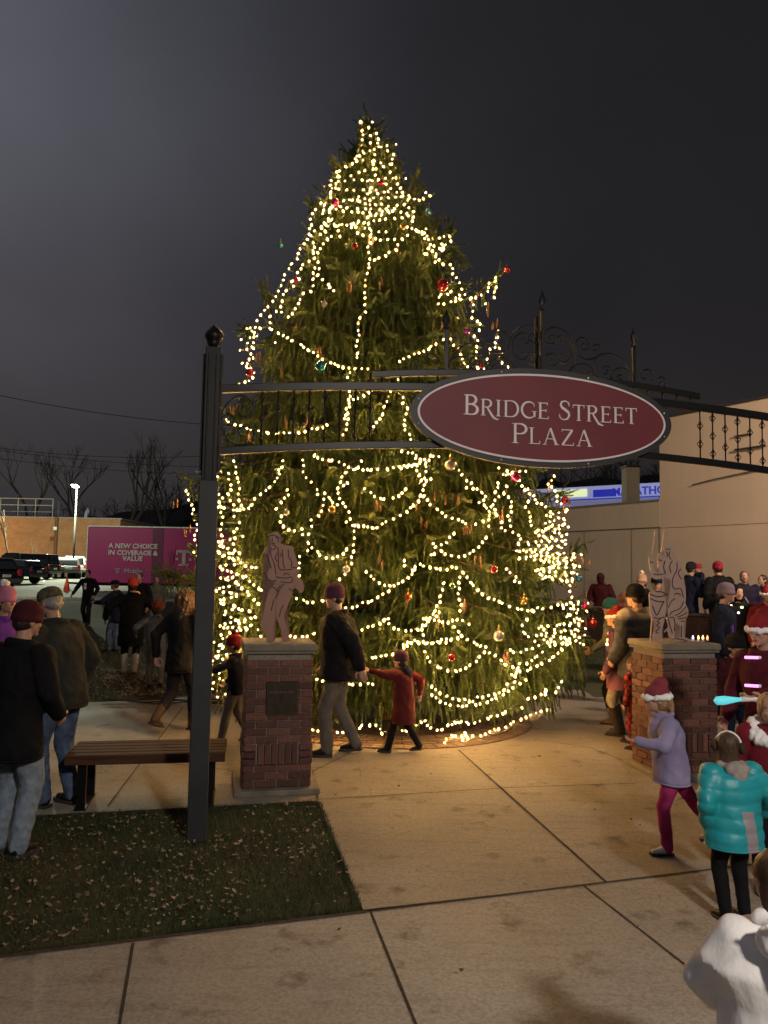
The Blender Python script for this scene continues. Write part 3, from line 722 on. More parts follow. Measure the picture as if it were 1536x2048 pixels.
# far side of the tree: a few strings so it is not dark from a step aside
for j in range(6):
    p3 = []
    for k in range(22):
        z_ = .9+j*1.15+.25*math.sin(k*.9); cx, r = env(z_); a = .12*PI+PI*.76*k/21; p3.append(Vector((cx+(r+.04)*math.cos(a), TY+(r+.04)*math.sin(a), z_)))
    root = thing('light_string', 'warm white light string wound round the far side of the tree', 'light string', p3[0], group='light strings on the far side')
    w = MB(); w.tube([q-p3[0] for q in p3], .0035, 4); w.build('wire', M_wire, root)
    for q in p3:
        bo = link('bulb', BULB, None, root); bo.location = q-p3[0]

# ================================================================ baubles
BAU = [(858,423,9,'blue','hanging free off the right spur near the top'),(579,493,7,'teal','hanging off the left outline high up'),(682,412,9,'pink','on the upper left near the top'),
 (758,374,7,'red','just under the pointed top'),(871,575,13,'red','largest red one, upper right'),(996,540,8,'red','at the tip of the lone right bough'),(658,614,7,'silver','in the dark upper left middle'),
 (607,566,6,'pink','small, on the left strand'),(517,748,9,'red','just above the left arch rail'),(651,738,12,'teal','large, above the rail between post and sign'),(919,667,7,'purple','beside the left spear of the arch'),
 (1014,955,11,'pink','hanging under the sign'),(890,933,12,'silver','clear, touching the lower left of the sign'),(974,1139,8,'red','in the lower right middle'),(1031,1200,8,'gold','above the large clear one on the right'),
 (983,1270,12,'silver','large clear one low on the right'),(895,1312,8,'red','low, right of the child in red'),(699,1139,8,'silver','above the walking man'),(672,1021,8,'gold','left of centre at sign post height'),
 (587,1026,7,'silver','above the left statue'),(814,1193,8,'orange','in the middle behind the pair'),(896,1171,6,'green','small, right of the orange one'),(1130,1000,8,'red','on the right spur by the lit canopy'),
 (1186,1246,9,'red','on the low right spur by the retaining ledge'),(1170,1212,7,'pink','at the right edge low down'),(1158,1156,8,'blue','at the right edge halfway'),(800,462,6,'gold','small one high right of the middle strand'),
 (715,500,6,'red','small one high left of the middle strand'),(945,735,6,'red','behind the left scrollwork'),(560,1100,8,'green','between post and statue')]
BC = {'blue': (.04, .16, .30), 'teal': (.02, .20, .24), 'pink': (.55, .03, .16), 'red': (.42, .012, .02), 'silver': (.55, .5, .45), 'purple': (.28, .02, .3), 'gold': (.6, .36, .08), 'orange': (.55, .13, .02), 'green': (.03, .22, .05)}
for (px, py, r, c_, lab) in BAU:
    p = on_tree(px, py, .12) if 430 < px < 1120 and py > 430 or px in (682, 758, 715, 800) else YP(px, py, TY-.4)
    R_ = r/1538*p.y*.95
    t = thing('bauble', f'{c_} glass bauble {lab}', 'bauble', p, group='glass baubles on the big tree')
    g = MB(); g.ell((0, 0, 0), R_, None, 20, 12)
    mm, nt, b = new_mat('glass_'+c_); f_ = noisen(nt, coord(nt), 30, 2); nt.links.new(ramp(nt, f_, [(.3, tuple(x*.8 for x in BC[c_])), (.7, BC[c_])]), b.inputs['Base Color'])
    b.inputs['Metallic'].default_value = .55; b.inputs['Roughness'].default_value = .18; b.inputs['Coat Weight'].default_value = 1
    g.build('ball', mm, t, True)
    g = MB(); g.tube([(0, 0, R_*.93), (0, 0, R_*1.22)], R_*.22, 8); g.tube([(0, 0, R_*1.2), (0, 0, R_*1.2+.05)], .003, 4); g.build('hanger', pmat('brass', (.5, .35, .12), .35, 1.), t)
# ================================================================ entrance arch
AA = Vector((-1.31, 5.71, 0)); ATH = rad(11); DU = Vector((math.cos(ATH), math.sin(ATH), 0)); DN = Vector((-DU.y, DU.x, 0))
SPAN = 5.28; MID = SPAN/2
def UZ(px, py):
    d = ray(px, py); t = AA.dot(DN)/d.dot(DN); p = CAMP+d*t; return (p-AA).dot(DU), p.z
M_iron = pmat('black_powder_coat', (.0055, .006, .007), .42, .0, .2, 5, 80, .0006, spec=.25)
ARCH = thing('entrance_arch', 'black metal archway over the path carrying the red oval sign', 'arch', AA, ATH)
CRX = 'X'
def zt(u): return 3.462-.135*((u-MID)/2.6)**2
def zl(u): return 3.000-.150*((u-MID)/2.6)**2
def zb(u): return 3.595-.085*((u-MID)/1.42)**2
def rail(name, zf, u0, u1, h, d, y=0., n=36):
    mb = MB(); vs = []; fs = []
    for i in range(n+1):
        u = u0+(u1-u0)*i/n; z = zf(u); c = .004
        for (yy, zz) in ((-d/2+c, -h), (d/2-c, -h), (d/2, -h+c), (d/2, -c), (d/2-c, 0), (-d/2+c, 0), (-d/2, -c), (-d/2, -h+c)): vs.append((u, y+yy, z+zz))
    for i in range(n):
        for k in range(8): k2 = (k+1) % 8; fs.append((i*8+k, i*8+k2, i*8+8+k2, i*8+8+k))
    fs += [tuple(reversed(range(8))), tuple(range(n*8, n*8+8))]
    mb.add(vs, fs); return mb.build(name, M_iron, ARCH)
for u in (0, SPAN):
    mb = MB(); mb.cbox((u, 0, 1.30), (.138, .138, 2.60), .006); mb.build('post_sleeve', pmat('lit_post_grey', (.022, .024, .028), .6, 0, .25, 4, 60, .001), ARCH)  # sleeve coloured greyer than the iron above; its lamplight is in the colour
    mb = MB(); mb.cbox((u, 0, 3.08), (.112, .112, 1.06), .005)
    for s_ in (-1, 1):                                     # applied corner strips on the upper post
        mb.cbox((u+s_*.066, 0, 3.10), (.018, .03, .92), .003); mb.cbox((u+s_*.028, -.062, 3.05), (.010, .012, 1.0), .002)
    
    mb.build('post', M_iron, ARCH)
    g = MB(); g.loft([(u, 0, z_, r, r) for z_, r in ((3.61, .040), (3.63, .045), (3.645, .052), (3.655, .050), (3.67, .060), (3.70, .070), (3.725, .066), (3.76, .036), (3.785, .010), (3.792, .003))], 8)
    g.build('finial', M_iron, ARCH, True)
    b_ = MB(); b_.tube([(u-.09, -.02, 2.66), (u+.09, -.02, 2.66)], .009, 6); b_.ell((u-.095, -.02, 2.66), .014, None, 8, 6); b_.build('bolt', pmat('galvanised', (.35, .36, .38), .4, .8), ARCH)
rail('top_rail', zt, .062, SPAN-.062, .060, .05); rail('lower_rail', zl, .062, SPAN-.062, .055, .05)
rail('crown_rail', zb, MID-1.42, MID+1.42, .050, .045)
# balusters with twisted baskets, two heights alternating
sp = .1195; k = 0
us = [.375+i*sp for i in range(10)]; us = us+[SPAN-u for u in us]
for i, u in enumerate(us):
    alt = (i % 10) % 2; mb = MB(); z0 = zl(u)-.004; z1 = zt(u)-.055
    if 1.28 < u < SPAN-1.28: continue
    mb.tube([(u, 0, z0), (u, 0, z1)], .0075, 4)
    knobs = (.30, .68) if alt else (.13, .50, .87)
    for kz in knobs:
        zc = z0+(z1-z0)*kz
        for j in range(4):
            a0 = j*PI/2; pts = []
            for q in range(7):
                t = q/6; r = .019*math.sin(PI*t)+.004; pts.append((u+r*math.cos(a0+t*2.2), r*math.sin(a0+t*2.2), zc-.027+.054*t))
            mb.tube(pts, .0035, 4)
        for s_ in (-1, 1): mb.ell((u, 0, zc+s_*.030), (.012, .012, .006), None, 8, 5)
    mb.build('baluster', M_iron, ARCH, True)
for u in (1.30, 1.45, 1.60, 1.75, SPAN-1.30, SPAN-1.43, SPAN-1.56, SPAN-1.70):   # short ties between the two upper rails
    mb = MB(); mb.tube([(u, 0, zt(u)-.004), (u, 0, zb(u)-.046)], .0075, 4); mb.build('tie_bar', M_iron, ARCH)
# spears
for (u, tip) in ((1.82, 4.065), (MID, 4.29), (3.46, 4.045)):
    mb = MB(); z0 = zb(u)-.01; r = .017 if u != MID else .021
    mb.cbox((u, 0, (z0+tip-.16)/2), (r*1.6, r*1.6, tip-.16-z0), .003)
    mb.loft([(u, 0, tip-.175, .014, .014), (u, 0, tip-.165, .026, .026), (u, 0, tip-.15, .026, .026), (u, 0, tip-.145, .016, .016), (u, 0, tip-.13, .017, .017),
             (u, 0, tip-.105, .034, .020), (u, 0, tip-.07, .029, .017), (u, 0, tip-.03, .012, .008), (u, 0, tip, .002, .002)], 8)
    if u == MID: mb.cbox((u-.012, .10, (z0+tip-.19)/2), (.03, .02, tip-.19-z0), .003); mb.tube([(u, 0, 3.62), (u-.012, .10, 3.62)], .008, 5)
    mb.build('spear', M_iron, ARCH)
# scrollwork: traced from the right half, mirrored to the left
X2 = lambda L_: [UZ(1070+x/4.389, 560+y/4.389) for x, y in L_]
def spiral(cx, cz, r0, a0, turns, sgn, end=.006, n=22):
    out = []
    for i in range(n+1):
        t = i/n; r = r0*(1-t)**.8+end*t; a = a0+sgn*turns*2*PI*t; out.append((cx+r*math.cos(a), cz+r*math.sin(a)))
    return out
def sc2(x, y): return UZ(1070+x/4.389, 560+y/4.389)
K = (sc2(100, 0)[0]-sc2(0, 0)[0])/100            # metres per crop pixel
curves = []
def curve(L_): curves.append([(p.x, p.y) for p in catmull([Vector((*q, 0)) for q in X2(L_)], 6)])
def spir(x, y, r, a0, turns, sgn): c_ = sc2(x, y); curves.append(spiral(c_[0], c_[1], r*K, a0, turns, sgn))
curve([(82,475),(105,440),(150,418),(205,422),(265,455),(315,510),(345,580),(353,660),(335,740),(295,800),(235,835)])
curve([(82,475),(84,520),(110,555),(150,560),(178,530),(170,495),(145,487),(128,505),(140,525)])
curve([(215,580),(190,560),(183,525),(205,497),(245,493),(285,520),(315,570),(322,640),(300,695),(260,722),(222,715),(205,690),(212,662),(232,655),(242,672)])
curve([(215,580),(232,560),(228,540),(215,545)])
curve([(80,710),(92,670),(125,648),(165,650),(195,680),(195,725),(165,750),(138,735),(135,705),(155,700)])
curve([(80,710),(82,760),(105,805),(150,835)])
curve([(355,600),(358,550),(385,515),(425,508),(465,530),(475,575),(450,610),(418,605),(408,575),(428,557),(442,572)])
curve([(355,600),(370,650),(405,682),(455,697),(510,690),(555,668),(578,625),(570,585),(540,565),(510,578),(505,605),(525,622),(540,605)])
curve([(312,850),(318,800),(345,758),(400,735),(455,745),(500,780),(520,830),(512,860)])
curve([(500,835),(485,810),(460,812),(452,838)])
curve([(565,868),(535,830),(518,780),(525,720),(560,670),(620,645),(690,655),(755,700),(810,770),(838,830),(845,880)])
curve([(600,820),(592,785),(615,760),(650,768),(672,800),(665,850),(645,870)]); curve([(600,820),(625,822),(640,800),(625,788)])
curve([(692,880),(675,845),(685,800),(725,775),(780,778),(825,815),(843,870)]); curve([(720,855),(735,835),(758,842),(758,865),(740,870)])
curve([(868,880),(885,895),(910,908)])
curve([(945,860),(938,820),(960,792),(1000,788),(1028,820),(1026,880)]); curve([(945,860),(965,862),(968,845)])
curve([(1080,870),(1100,852),(1130,865),(1145,900),(1143,940)]); curve([(1098,925),(1095,905),(1110,900),(1118,915)])
mb = MB()
for c_ in curves:
    for mir in (0, 1):
        pts = [((SPAN-u if mir else u), 0, z) for u, z in c_]
        mb.tube(pts, .0075, 5)
mb.build('scrollwork', M_iron, ARCH, True)
for s_, u0 in ((1, .062), (-1, SPAN-.062)):                # big scroll brackets at the posts
    mb = MB()
    q = [(0, -.22), (.02, -.14), (.07, -.06), (.14, -.01), (.21, -.03), (.25, -.09), (.23, -.15), (.17, -.17), (.13, -.13), (.15, -.09), (.18, -.10)]
    z0 = zt(u0+s_*.1)-.07
    mb.tube(catmull([(u0+s_*x, 0, z0+y) for x, y in q], 6), .007, 5)
    q = [(0, .22), (.02, .14), (.07, .05), (.14, .01), (.22, .03), (.26, .09), (.23, .15), (.17, .16), (.14, .12), (.17, .08)]
    z0 = zl(u0+s_*.1)+.005
    mb.tube(catmull([(u0+s_*x, 0, z0+y*.95) for x, y in q], 6), .007, 5)
    mb.tube(catmull([(u0+s_*x, 0, z0+.20+y) for x, y in ((.0, -.02), (.05, .04), (.1, .02), (.09, -.04), (.05, -.03))], 5), .006, 5)
    mb.build('bracket', M_iron, ARCH, True)
# ---- sign board
M_signback = pmat('sign_back', (.010, .009, .011), .55, 0, .15, 3)
M_sign = pmat('sign_red', (.125, .007, .018), .6, 0, .12, 2, 60, .0004)
M_white = pmat('sign_white', (.62, .56, .58), .5, 0, .06, 8, 60, .0004)
SC = (MID-.005, 3.205)
def ellipse(a, b_, n=96): return [(SC[0]+a*math.cos(2*PI*i/n), SC[1]+b_*math.sin(2*PI*i/n)) for i in range(n)]
mb = MB(); mb.prism(ellipse(1.12, .402), -.075, -.032); SIGN = mb.build('sign_board', M_signback, ARCH)
mb = MB(); mb.prism(ellipse(1.055, .350), -.079, -.0745); mb.build('red_panel', M_sign, SIGN)
mb = MB(); E1, E2 = ellipse(1.062, .357), ellipse(1.045, .341); n = 96
vs = [(p[0], -.0805, p[1]) for p in E1]+[(p[0], -.0805, p[1]) for p in E2]+[(p[0], -.0742, p[1]) for p in E1]+[(p[0], -.0742, p[1]) for p in E2]
fs = []
for i in range(n):
    j = (i+1) % n; fs += [(i, n+i, n+j, j), (i, j, 2*n+j, 2*n+i), (n+i, 3*n+i, 3*n+j, n+j)]
mb.add(vs, fs); mb.build('border_line', M_white, SIGN)
mb = MB()
for a in (15, 70, 110, 165, 195, 250, 290, 345): mb.ell((SC[0]+1.09*math.cos(rad(a)), -.076, SC[1]+.378*math.sin(rad(a))), (.008, .005, .008), None, 8, 5)
mb.build('rivet', pmat('galvanised', (.35, .36, .38), .4, .8), SIGN)
# lettering, drawn as an incised serif capital face
def rib(mb, pts, w, y0, y1):
    P_ = [Vector((p[0], p[1], 0)) for p in pts]; n = len(P_); ws = w if hasattr(w, '__len__') else [w]*n; vs = []; fs = []
    for i, p in enumerate(P_):
        t = (P_[min(i+1, n-1)]-P_[max(i-1, 0)]).normalized(); nn = Vector((-t.y, t.x, 0))*ws[i]/2
        a, b_ = p+nn, p-nn; vs += [(a.x, y0, a.y), (b_.x, y0, b_.y), (b_.x, y1, b_.y), (a.x, y1, a.y)]
    for i in range(n-1):
        for k in range(4): k2 = (k+1) % 4; fs.append((i*4+k, i*4+k2, i*4+4+k2, i*4+4+k))
    fs += [(3, 2, 1, 0), tuple(range((n-1)*4, n*4))]
    mb.add(vs, fs)
TK, TN = .135, .060
def arc(cx, cy, rx, ry, a0, a1, n=14): return [(cx+rx*math.cos(rad(a0+(a1-a0)*i/n)), cy+ry*math.sin(rad(a0+(a1-a0)*i/n))) for i in range(n+1)]
def vw(n, lo, hi): return [lo+(hi-lo)*math.sin(PI*i/(n-1)) for i in range(n)]
def stem(x): return [([(x, .0), (x, 1.)], TK), ([(x-.13, .018), (x+.13, .018)], .036), ([(x-.13, .982), (x+.13, .982)], .036)]
def bowl(x, y0, y1, w):
    a = arc(x+w*.45, (y0+y1)/2, w*.55, (y1-y0)/2-.02, 90, -90); p = [(x, y1-.02)]+a+[(x, y0+.02)]; return [(p, [TN]+vw(len(a), TN, TK)+[TN])]
GL = {
 'B': (.66, stem(.14)+bowl(.14, .52, 1., .40)+bowl(.14, 0, .54, .47)),
 'P': (.60, stem(.14)+bowl(.14, .46, 1., .44)),
 'R': (.70, stem(.14)+bowl(.14, .50, 1., .42)+[([(.34, .52), (.46, .32), (.60, .06), (.72, -.12), (.90, -.20), (1.0, -.17)], [.07, .12, TK, TK, .08, .03])]),
 'I': (.32, stem(.16)),
 'D': (.84, stem(.14)+bowl(.14, 0, 1., .66)),
 'G': (.84, [(arc(.47, .5, .40, .49, 48, 318, 26), vw(27, .05, TK)), ([(.76, .40), (.76, .10)], TK*.95), ([(.62, .42), (.88, .42)], .036), ([(.745, .86), (.745, .70)], .05)]),
 'E': (.62, stem(.14)+[([(.14, .975), (.54, .975)], .05), ([(.54, 1.), (.53, .84)], .045), ([(.14, .52), (.46, .52)], .05), ([(.46, .60), (.46, .44)], .04), ([(.14, .025), (.58, .025)], .05), ([(.58, .0), (.60, .18)], .045)]),
 'S': (.60, [([(.50, .80), (.46, .93), (.32, .985), (.17, .93), (.12, .78), (.18, .64), (.34, .53), (.48, .40), (.52, .24), (.44, .08), (.28, .015), (.13, .07), (.07, .22)], [.05, .06, .06, .09, .11, .13, .14, .13, .11, .09, .06, .06, .05]), ([(.51, .72), (.51, .90)], .04), ([(.065, .12), (.065, .30)], .04)]),
 'T': (.66, [([(.33, 0), (.33, .97)], TK), ([(.20, .018), (.46, .018)], .036), ([(.02, .97), (.64, .97)], .055), ([(.03, 1.0), (.02, .80)], .045), ([(.63, 1.0), (.64, .80)], .045)]),
 'L': (.58, stem(.14)+[([(.14, .025), (.52, .025)], .05), ([(.525, .0), (.545, .20)], .045)]),
 'A': (.78, [([(.10, .0), (.37, 1.)], .06), ([(.37, 1.02), (.68, .0)], TK), ([(.20, .36), (.56, .36)], .045), ([(0, .018), (.21, .018)], .036), ([(.55, .018), (.80, .018)], .036)]),
 'Z': (.68, [([(.06, .97), (.60, .97)], .055), ([(.57, .95), (.09, .04)], TK), ([(.05, .028), (.63, .028)], .055), ([(.075, 1.0), (.055, .82)], .045), ([(.62, 0), (.645, .18)], .045)]),
}
def serif_line(mb, words, x0, x1, zbase, cap, y):
    """words: list of (letter, relative size)"""
    tot = 0
    for ch, s_ in words: tot += .34 if ch == ' ' else GL[ch][0]*s_+.085
    k = (x1-x0)/(tot*cap-.085*cap); x = x0; d = 0
    for ch, s_ in words:
        if ch == ' ': x += .34*cap*k; continue
        adv, strokes = GL[ch]
        for pts, w in strokes:
            d += 1; sc_ = cap*s_; yy = y-.0004*(d % 5)
            rib(mb, [(x+p[0]*sc_*k, zbase+p[1]*sc_) for p in pts], [q*sc_ for q in w] if hasattr(w, '__len__') else w*sc_, yy, y+.007)
        x += (adv*s_+.085)*cap*k
mb = MB()
b1 = [('B', 1)]+[(c, .83) for c in 'RIDGE']+[(' ', 1), ('S', 1)]+[(c, .83) for c in 'TREET']
serif_line(mb, b1, 1.945, 3.435, 3.196, .160, -.0855)
serif_line(mb, [('P', 1)]+[(c, .83) for c in 'LAZA'], 2.345, 3.035, 2.988, .160, -.0855)
mb.build('lettering', M_white, SIGN)

# ================================================================ brick pillars
def brick_mat(name, c1, c2):
    m, nt, b = new_mat(name); v = coord(nt)
    at = nt.nodes.new('ShaderNodeAttribute'); at.attribute_name = 'tint'
    base = mixc(nt, at.outputs['Fac'], c1, c2); f = noisen(nt, v, 40, 4, .6)
    c = mixc(nt, 1., base, ramp(nt, f, [(.25, .6), (.7, 1.15)]), 'MULTIPLY')
    nt.links.new(c, b.inputs['Base Color']); b.inputs['Roughness'].default_value = .82; bump(nt, b, f, .004, .7); return m
M_brick = brick_mat('pillar_brick', (.085, .034, .026), (.19, .080, .058))
M_mortar = pmat('mortar', (.22, .195, .17), .9, 0, .2, 30, 60, .004)
M_cap = pmat('cast_stone', (.18, .155, .125), .85, 0, .3, 5, 40, .004)
def bricks(faces_fn, parent, name='brickwork'):
    mb = MB(); tint = []
    def one(c, d, R=None): n0 = len(mb.f); mb.cbox(c, d, .003, R); t = random.random()**1.2; tint.extend([t]*(len(mb.f)-n0))
    faces_fn(one); o = mb.build(name, M_brick, parent)
    at = o.data.attributes.new('tint', 'FLOAT', 'FACE'); at.data.foreach_set('value', tint); return o
def pillar(loc, rz, label, plaque):
    t = thing('brick_pillar', label, 'pillar', loc, rz)
    Wd = .575; H0 = .05; H1 = 1.205
    g = MB(); g.box((.0, .0, (H0+H1)/2), (Wd-.018, Wd-.018, H1-H0)); g.build('mortar_core', M_mortar, t)
    def fn(one):
        z = H0+.004; row = 0
        while z < H1-.05:
            soldier = (row == 3); h = .178 if soldier else .066
            grow = .010 if soldier else 0
            for side in range(4):
                R = Matrix.Rotation(side*PI/2, 3, 'Z'); L = Wd
                if soldier:
                    hs = [(-.5*L, -.5*L+.10, 3), (-.5*L+.11, .5*L-.11, 0), (.5*L-.10, .5*L, 3)]
                    for (a, b_, st) in hs:
                        if st:
                            for q in range(3): one(R @ Vector(((a+b_)/2, -(L/2-.022+grow), z+.025+q*.060)), (b_-a, .06, .050), R)
                        else:
                            nn = 6; w = (b_-a)/nn
                            for q in range(nn): one(R @ Vector((a+w*(q+.5), -(L/2-.022+grow), z+h/2)), (w-.010, .06, h-.008), R)
                else:
                    off = .0 if (row+side) % 2 else .0975; x = -L/2-off
                    while x < L/2-.01:
                        a = max(x, -L/2); b_ = min(x+.185, L/2)
                        if side % 2 == 0 or True:
                            a2, b2 = a, b_
                            if plaque and side == 0 and .66 < z+.03 < .97:   # bricks leave room for the plaque
                                if b2 > -.118 and a2 < .168:
                                    if a2 < -.118: one(R @ Vector(((a2-.118)/2, -(L/2-.022), z+h/2)), (-.118-a2, .06, h-.010), R)
                                    if b2 > .168: one(R @ Vector(((b2+.168)/2, -(L/2-.022), z+h/2)), (b2-.168, .06, h-.010), R)
                                    x += .195; continue
                            if b2-a2 > .02: one(R @ Vector(((a2+b2)/2, -(L/2-.022), z+h/2)), (b2-a2, .06+.0006*(side % 2), h-.010), R)
                        x += .195
            z += h; row += 1
    bricks(fn, t)
    g = MB(); g.cbox((0, 0, H1+.012), (.625, .625, .024), .004); g.cbox((0, 0, H1+.056), (.650, .650, .064), .010); g.build('cap_stone', M_cap, t)
    g = MB(); g.cbox((0, -.01, .027), (.74, .74, .05), .008); g.build('base_slab', M_cap, t)
    if plaque:
        M_bronze = pmat('bronze', (.045, .035, .025), .4, .6, .3, 20, 90, .001)
        g = MB(); g.cbox((.025, -.2955, .815), (.275, .012, .290), .004); pl = g.build('plaque', M_bronze, t)
        g = MB(); g.cbox((.025, -.303, .955), (.262, .006, .004), .001); g.cbox((.025, -.303, .675), (.262, .006, .004), .001)
        for s_ in (-1, 1): g.cbox((.025+s_*.131, -.303, .815), (.004, .006, .276), .001)
        g.build('plaque_border', pmat('worn_bronze', (.16, .12, .08), .35, .7), pl)
        g = MB(); Mx = Matrix.Translation((.025, -.302, .865)) @ Matrix.Rotation(PI/2, 4, 'X'); text_to(g, 'Bridge Street Plaza', .030, Mx, .0015)
        g.build('plaque_lettering', pmat('worn_bronze', (.16, .12, .08), .35, .7), pl)
    return t
dirp = Vector((math.cos(rad(12)), math.sin(rad(12)), 0)); nrm = Vector((-dirp.y, dirp.x, 0))
cL = Vector((-1.175, 6.80, 0))+dirp*.2875+nrm*.2875; cR = Vector((2.73, 7.53, 0))+dirp*.2875+nrm*.2875
PL = pillar(cL, rad(12), 'square red brick pillar with a dark bronze plaque near the bench', True)
PR_ = pillar(cR, rad(12), 'square red brick pillar without a plaque on the right of the path', False)

# ================================================================ cut-out metal musicians on the pillars
M_cut = pmat('rosy_steel_dim', (.30, .155, .11), .55, .0, .12, 3, 60, .0005)  # darker copy of the steel, the dim light here put into its colour
M_cutline = pmat('cut_line', (.03, .016, .014), .7)
def plane_uz(c, rz):
    d = Vector((math.cos(rz), math.sin(rz), 0)); n_ = Vector((-d.y, d.x, 0))
    def f(px, py):
        r_ = ray(px, py); t = (c-CAMP).dot(n_)/r_.dot(n_); p = CAMP+r_*t; return ((p-c).dot(d), p.z-c.z)
    return f
import bmesh
def plate(name, outlines, th, parent, mat, y=0.):
    mb = MB()
    for oi, o_ in enumerate(outlines):
        bm = bmesh.new(); vs = [bm.verts.new((p[0], 0, p[1])) for p in o_]; f = bm.faces.new(vs); bmesh.ops.triangulate(bm, faces=[f])
        bm.verts.ensure_lookup_table(); n0 = len(o_); yy = y+.0015*oi
        tri = [[v_.index for v_ in f_.verts] for f_ in bm.faces]; vv = [v_.co.copy() for v_ in bm.verts]; bm.free()
        a = sum(o_[i][0]*o_[(i+1) % n0][1]-o_[(i+1) % n0][0]*o_[i][1] for i in range(n0)); s_ = 1 if a > 0 else -1
        V_ = [(v_.x, yy-th/2, v_.z) for v_ in vv]+[(v_.x, yy+th/2, v_.z) for v_ in vv]
        F_ = [tuple(t_) for t_ in tri]+[tuple(i+n0 for i in reversed(t_)) for t_ in tri]+[(i, i+n0, (i+1) % n0+n0, (i+1) % n0)[::1] for i in range(n0)]
        mb.add(V_, F_)
    return mb.build(name, mat, parent)
def bez(L_): return [(p.x, p.y) for p in catmull([Vector((*q, 0)) for q in L_], 3, True)]
def lines(name, LL, parent, w=.009, y=-.006):
    mb = MB()
    for i, L_ in enumerate(LL):
        p_ = catmull([Vector((*q, 0)) for q in L_], 3); rib(mb, [(q.x, q.y) for q in p_], w, y-.0003*(i % 5), y+.004)
    return mb.build(name, M_cutline, parent)
# saxophone player
zc = 1.205+.088
cS = cL+Vector((0, 0, zc))+dirp*.0; rzS = rad(14); fS = plane_uz(cS, rzS)
S6 = lambda L_: [fS(490+x/7.313, 1040+y/7.313) for x, y in L_]
SAX = thing('musician_cutout', 'rose coloured flat metal cut-out of a saxophone player in a hat on the left pillar', 'sculpture', cS, rzS)
o1 = [(330,228),(345,208),(400,203),(425,170),(490,183),(518,240),(562,285),(528,302),(522,352),(600,374),(688,380),(708,440),(752,560),(787,690),(782,780),(757,830),(832,880),(862,970),(850,1042),(800,1062),(770,1012),
      (705,1000),(690,1080),(655,1180),(610,1290),(572,1390),(590,1500),(640,1660),(680,1860),(555,1860),(535,1660),(500,1520),(455,1430),(420,1520),(425,1700),(440,1860),(325,1860),(310,1720),(255,1600),(228,1490),(258,1390),(280,1280),(312,1150),(335,1060),
      (400,975),(452,902),(408,908),(345,878),(290,800),(252,748),(300,722),(375,722),(368,640),(312,525),(282,440),(292,400),(340,368),(388,357),(366,302),(350,255)]
plate('figure_plate', [bez(S6(o1))], .010, SAX, M_cut)
l1 = [[(385,400),(375,480),(400,580),(430,650),(450,800)],[(330,240),(400,225),(450,235),(545,285)],[(400,260),(395,330),(420,345),(440,345)],[(400,360),(440,380),(455,400),(400,440)],[(480,400),(490,520),(485,640),(510,720),(590,730),(690,720)],[(545,430),(555,560),(560,640),(580,710)],
      [(630,430),(640,540),(685,620),(680,690),(760,700)],[(280,760),(330,860),(400,895),(445,880)],[(450,830),(560,850),(640,840),(690,830)],[(520,900),(600,915),(680,910),(700,850)],[(570,935),(520,990),(490,1060),(440,1150)],[(520,950),(480,1010),(480,1060)],[(400,980),(440,1000),(470,1040)],
      [(310,500),(350,600),(380,700)],[(470,480),(440,560),(470,600)],[(520,480),(530,520),(510,540)],[(420,1160),(400,1250),(380,1330)],[(560,800),(600,780),(650,800)],[(640,1000),(700,1040),(760,1060)],[(450,250),(480,280),(490,330)],[(560,1240),(520,1330),(500,1420)]]
lines('engraved_lines', [S6(q) for q in l1], SAX)
g = MB(); g.cbox((0.02, .0, -.038), (.34, .16, .010), .002)
for s_ in (-1, 1): g.cbox((.02+s_*.155, 0, -.027), (.02, .16, .012), .002)
for x in (-.05, .07): g.cbox((x, .01, -.01), (.03, .012, .06), .002)
g.build('mounting_tray', pmat('steel_tray', (.16, .12, .09), .3, .7), SAX)
for z_ in (0,): pass
# drummer
cD = cR+Vector((0, 0, zc))-nrm*.04; rzD = rad(12); fD = plane_uz(cD, rzD)
S7b = lambda L_: [fD(1270+x/7.585, 1040+y/7.585) for x, y in L_]
DRM = thing('musician_cutout', 'rose coloured flat metal cut-out of a drummer raising two sticks on the right pillar', 'sculpture', cD, rzD)
ob = [(435,440),(442,408),(490,375),(540,400),(556,450),(586,500),(588,560),(625,610),(682,630),(716,720),(740,900),(765,1050),(767,1200),(762,1280),(802,1350),(802,1440),(762,1520),(742,1580),(738,1760),(800,1795),(806,1850),(750,1890),(590,1895),(578,1862),(610,1810),
      (660,1780),(680,1640),(640,1560),(600,1600),(620,1680),(600,1720),(560,1790),(512,1762),(505,1620),(478,1500),(500,1400),(482,1300),(500,1220),(512,1050),(540,950),(528,900),(450,882),(330,900),(270,880),(240,780),(215,700),(205,570),(240,540),(280,590),(278,700),(312,790),(362,800),(345,700),(335,560),(375,500),(425,540),(440,500)]
od = [(215,1120),(240,1082),(340,1062),(450,1090),(502,1140),(492,1200),(452,1480),(424,1600),(402,1700),(372,1800),(290,1805),(270,1755),(302,1600),(270,1500),(235,1440),(215,1250)]
M_cut = pmat('rosy_steel_lit', (.42, .29, .24), .55, .0, .12, 3, 60, .0005)  # same steel, lighter: the stronger light on this side is in the colour
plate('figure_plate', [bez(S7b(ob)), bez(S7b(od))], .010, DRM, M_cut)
g = MB()
def bar(a, b_, w=.014):
    A_, B_ = S7b([a, b_]); g.tube([(A_[0], 0, A_[1]), (B_[0], 0, B_[1])], w/2, 5)
for q_ in (((305, 165), (258, 570)), ((452, 125), (392, 530))): bar(*q_); g.build('drumstick', M_cut, DRM); g = MB()
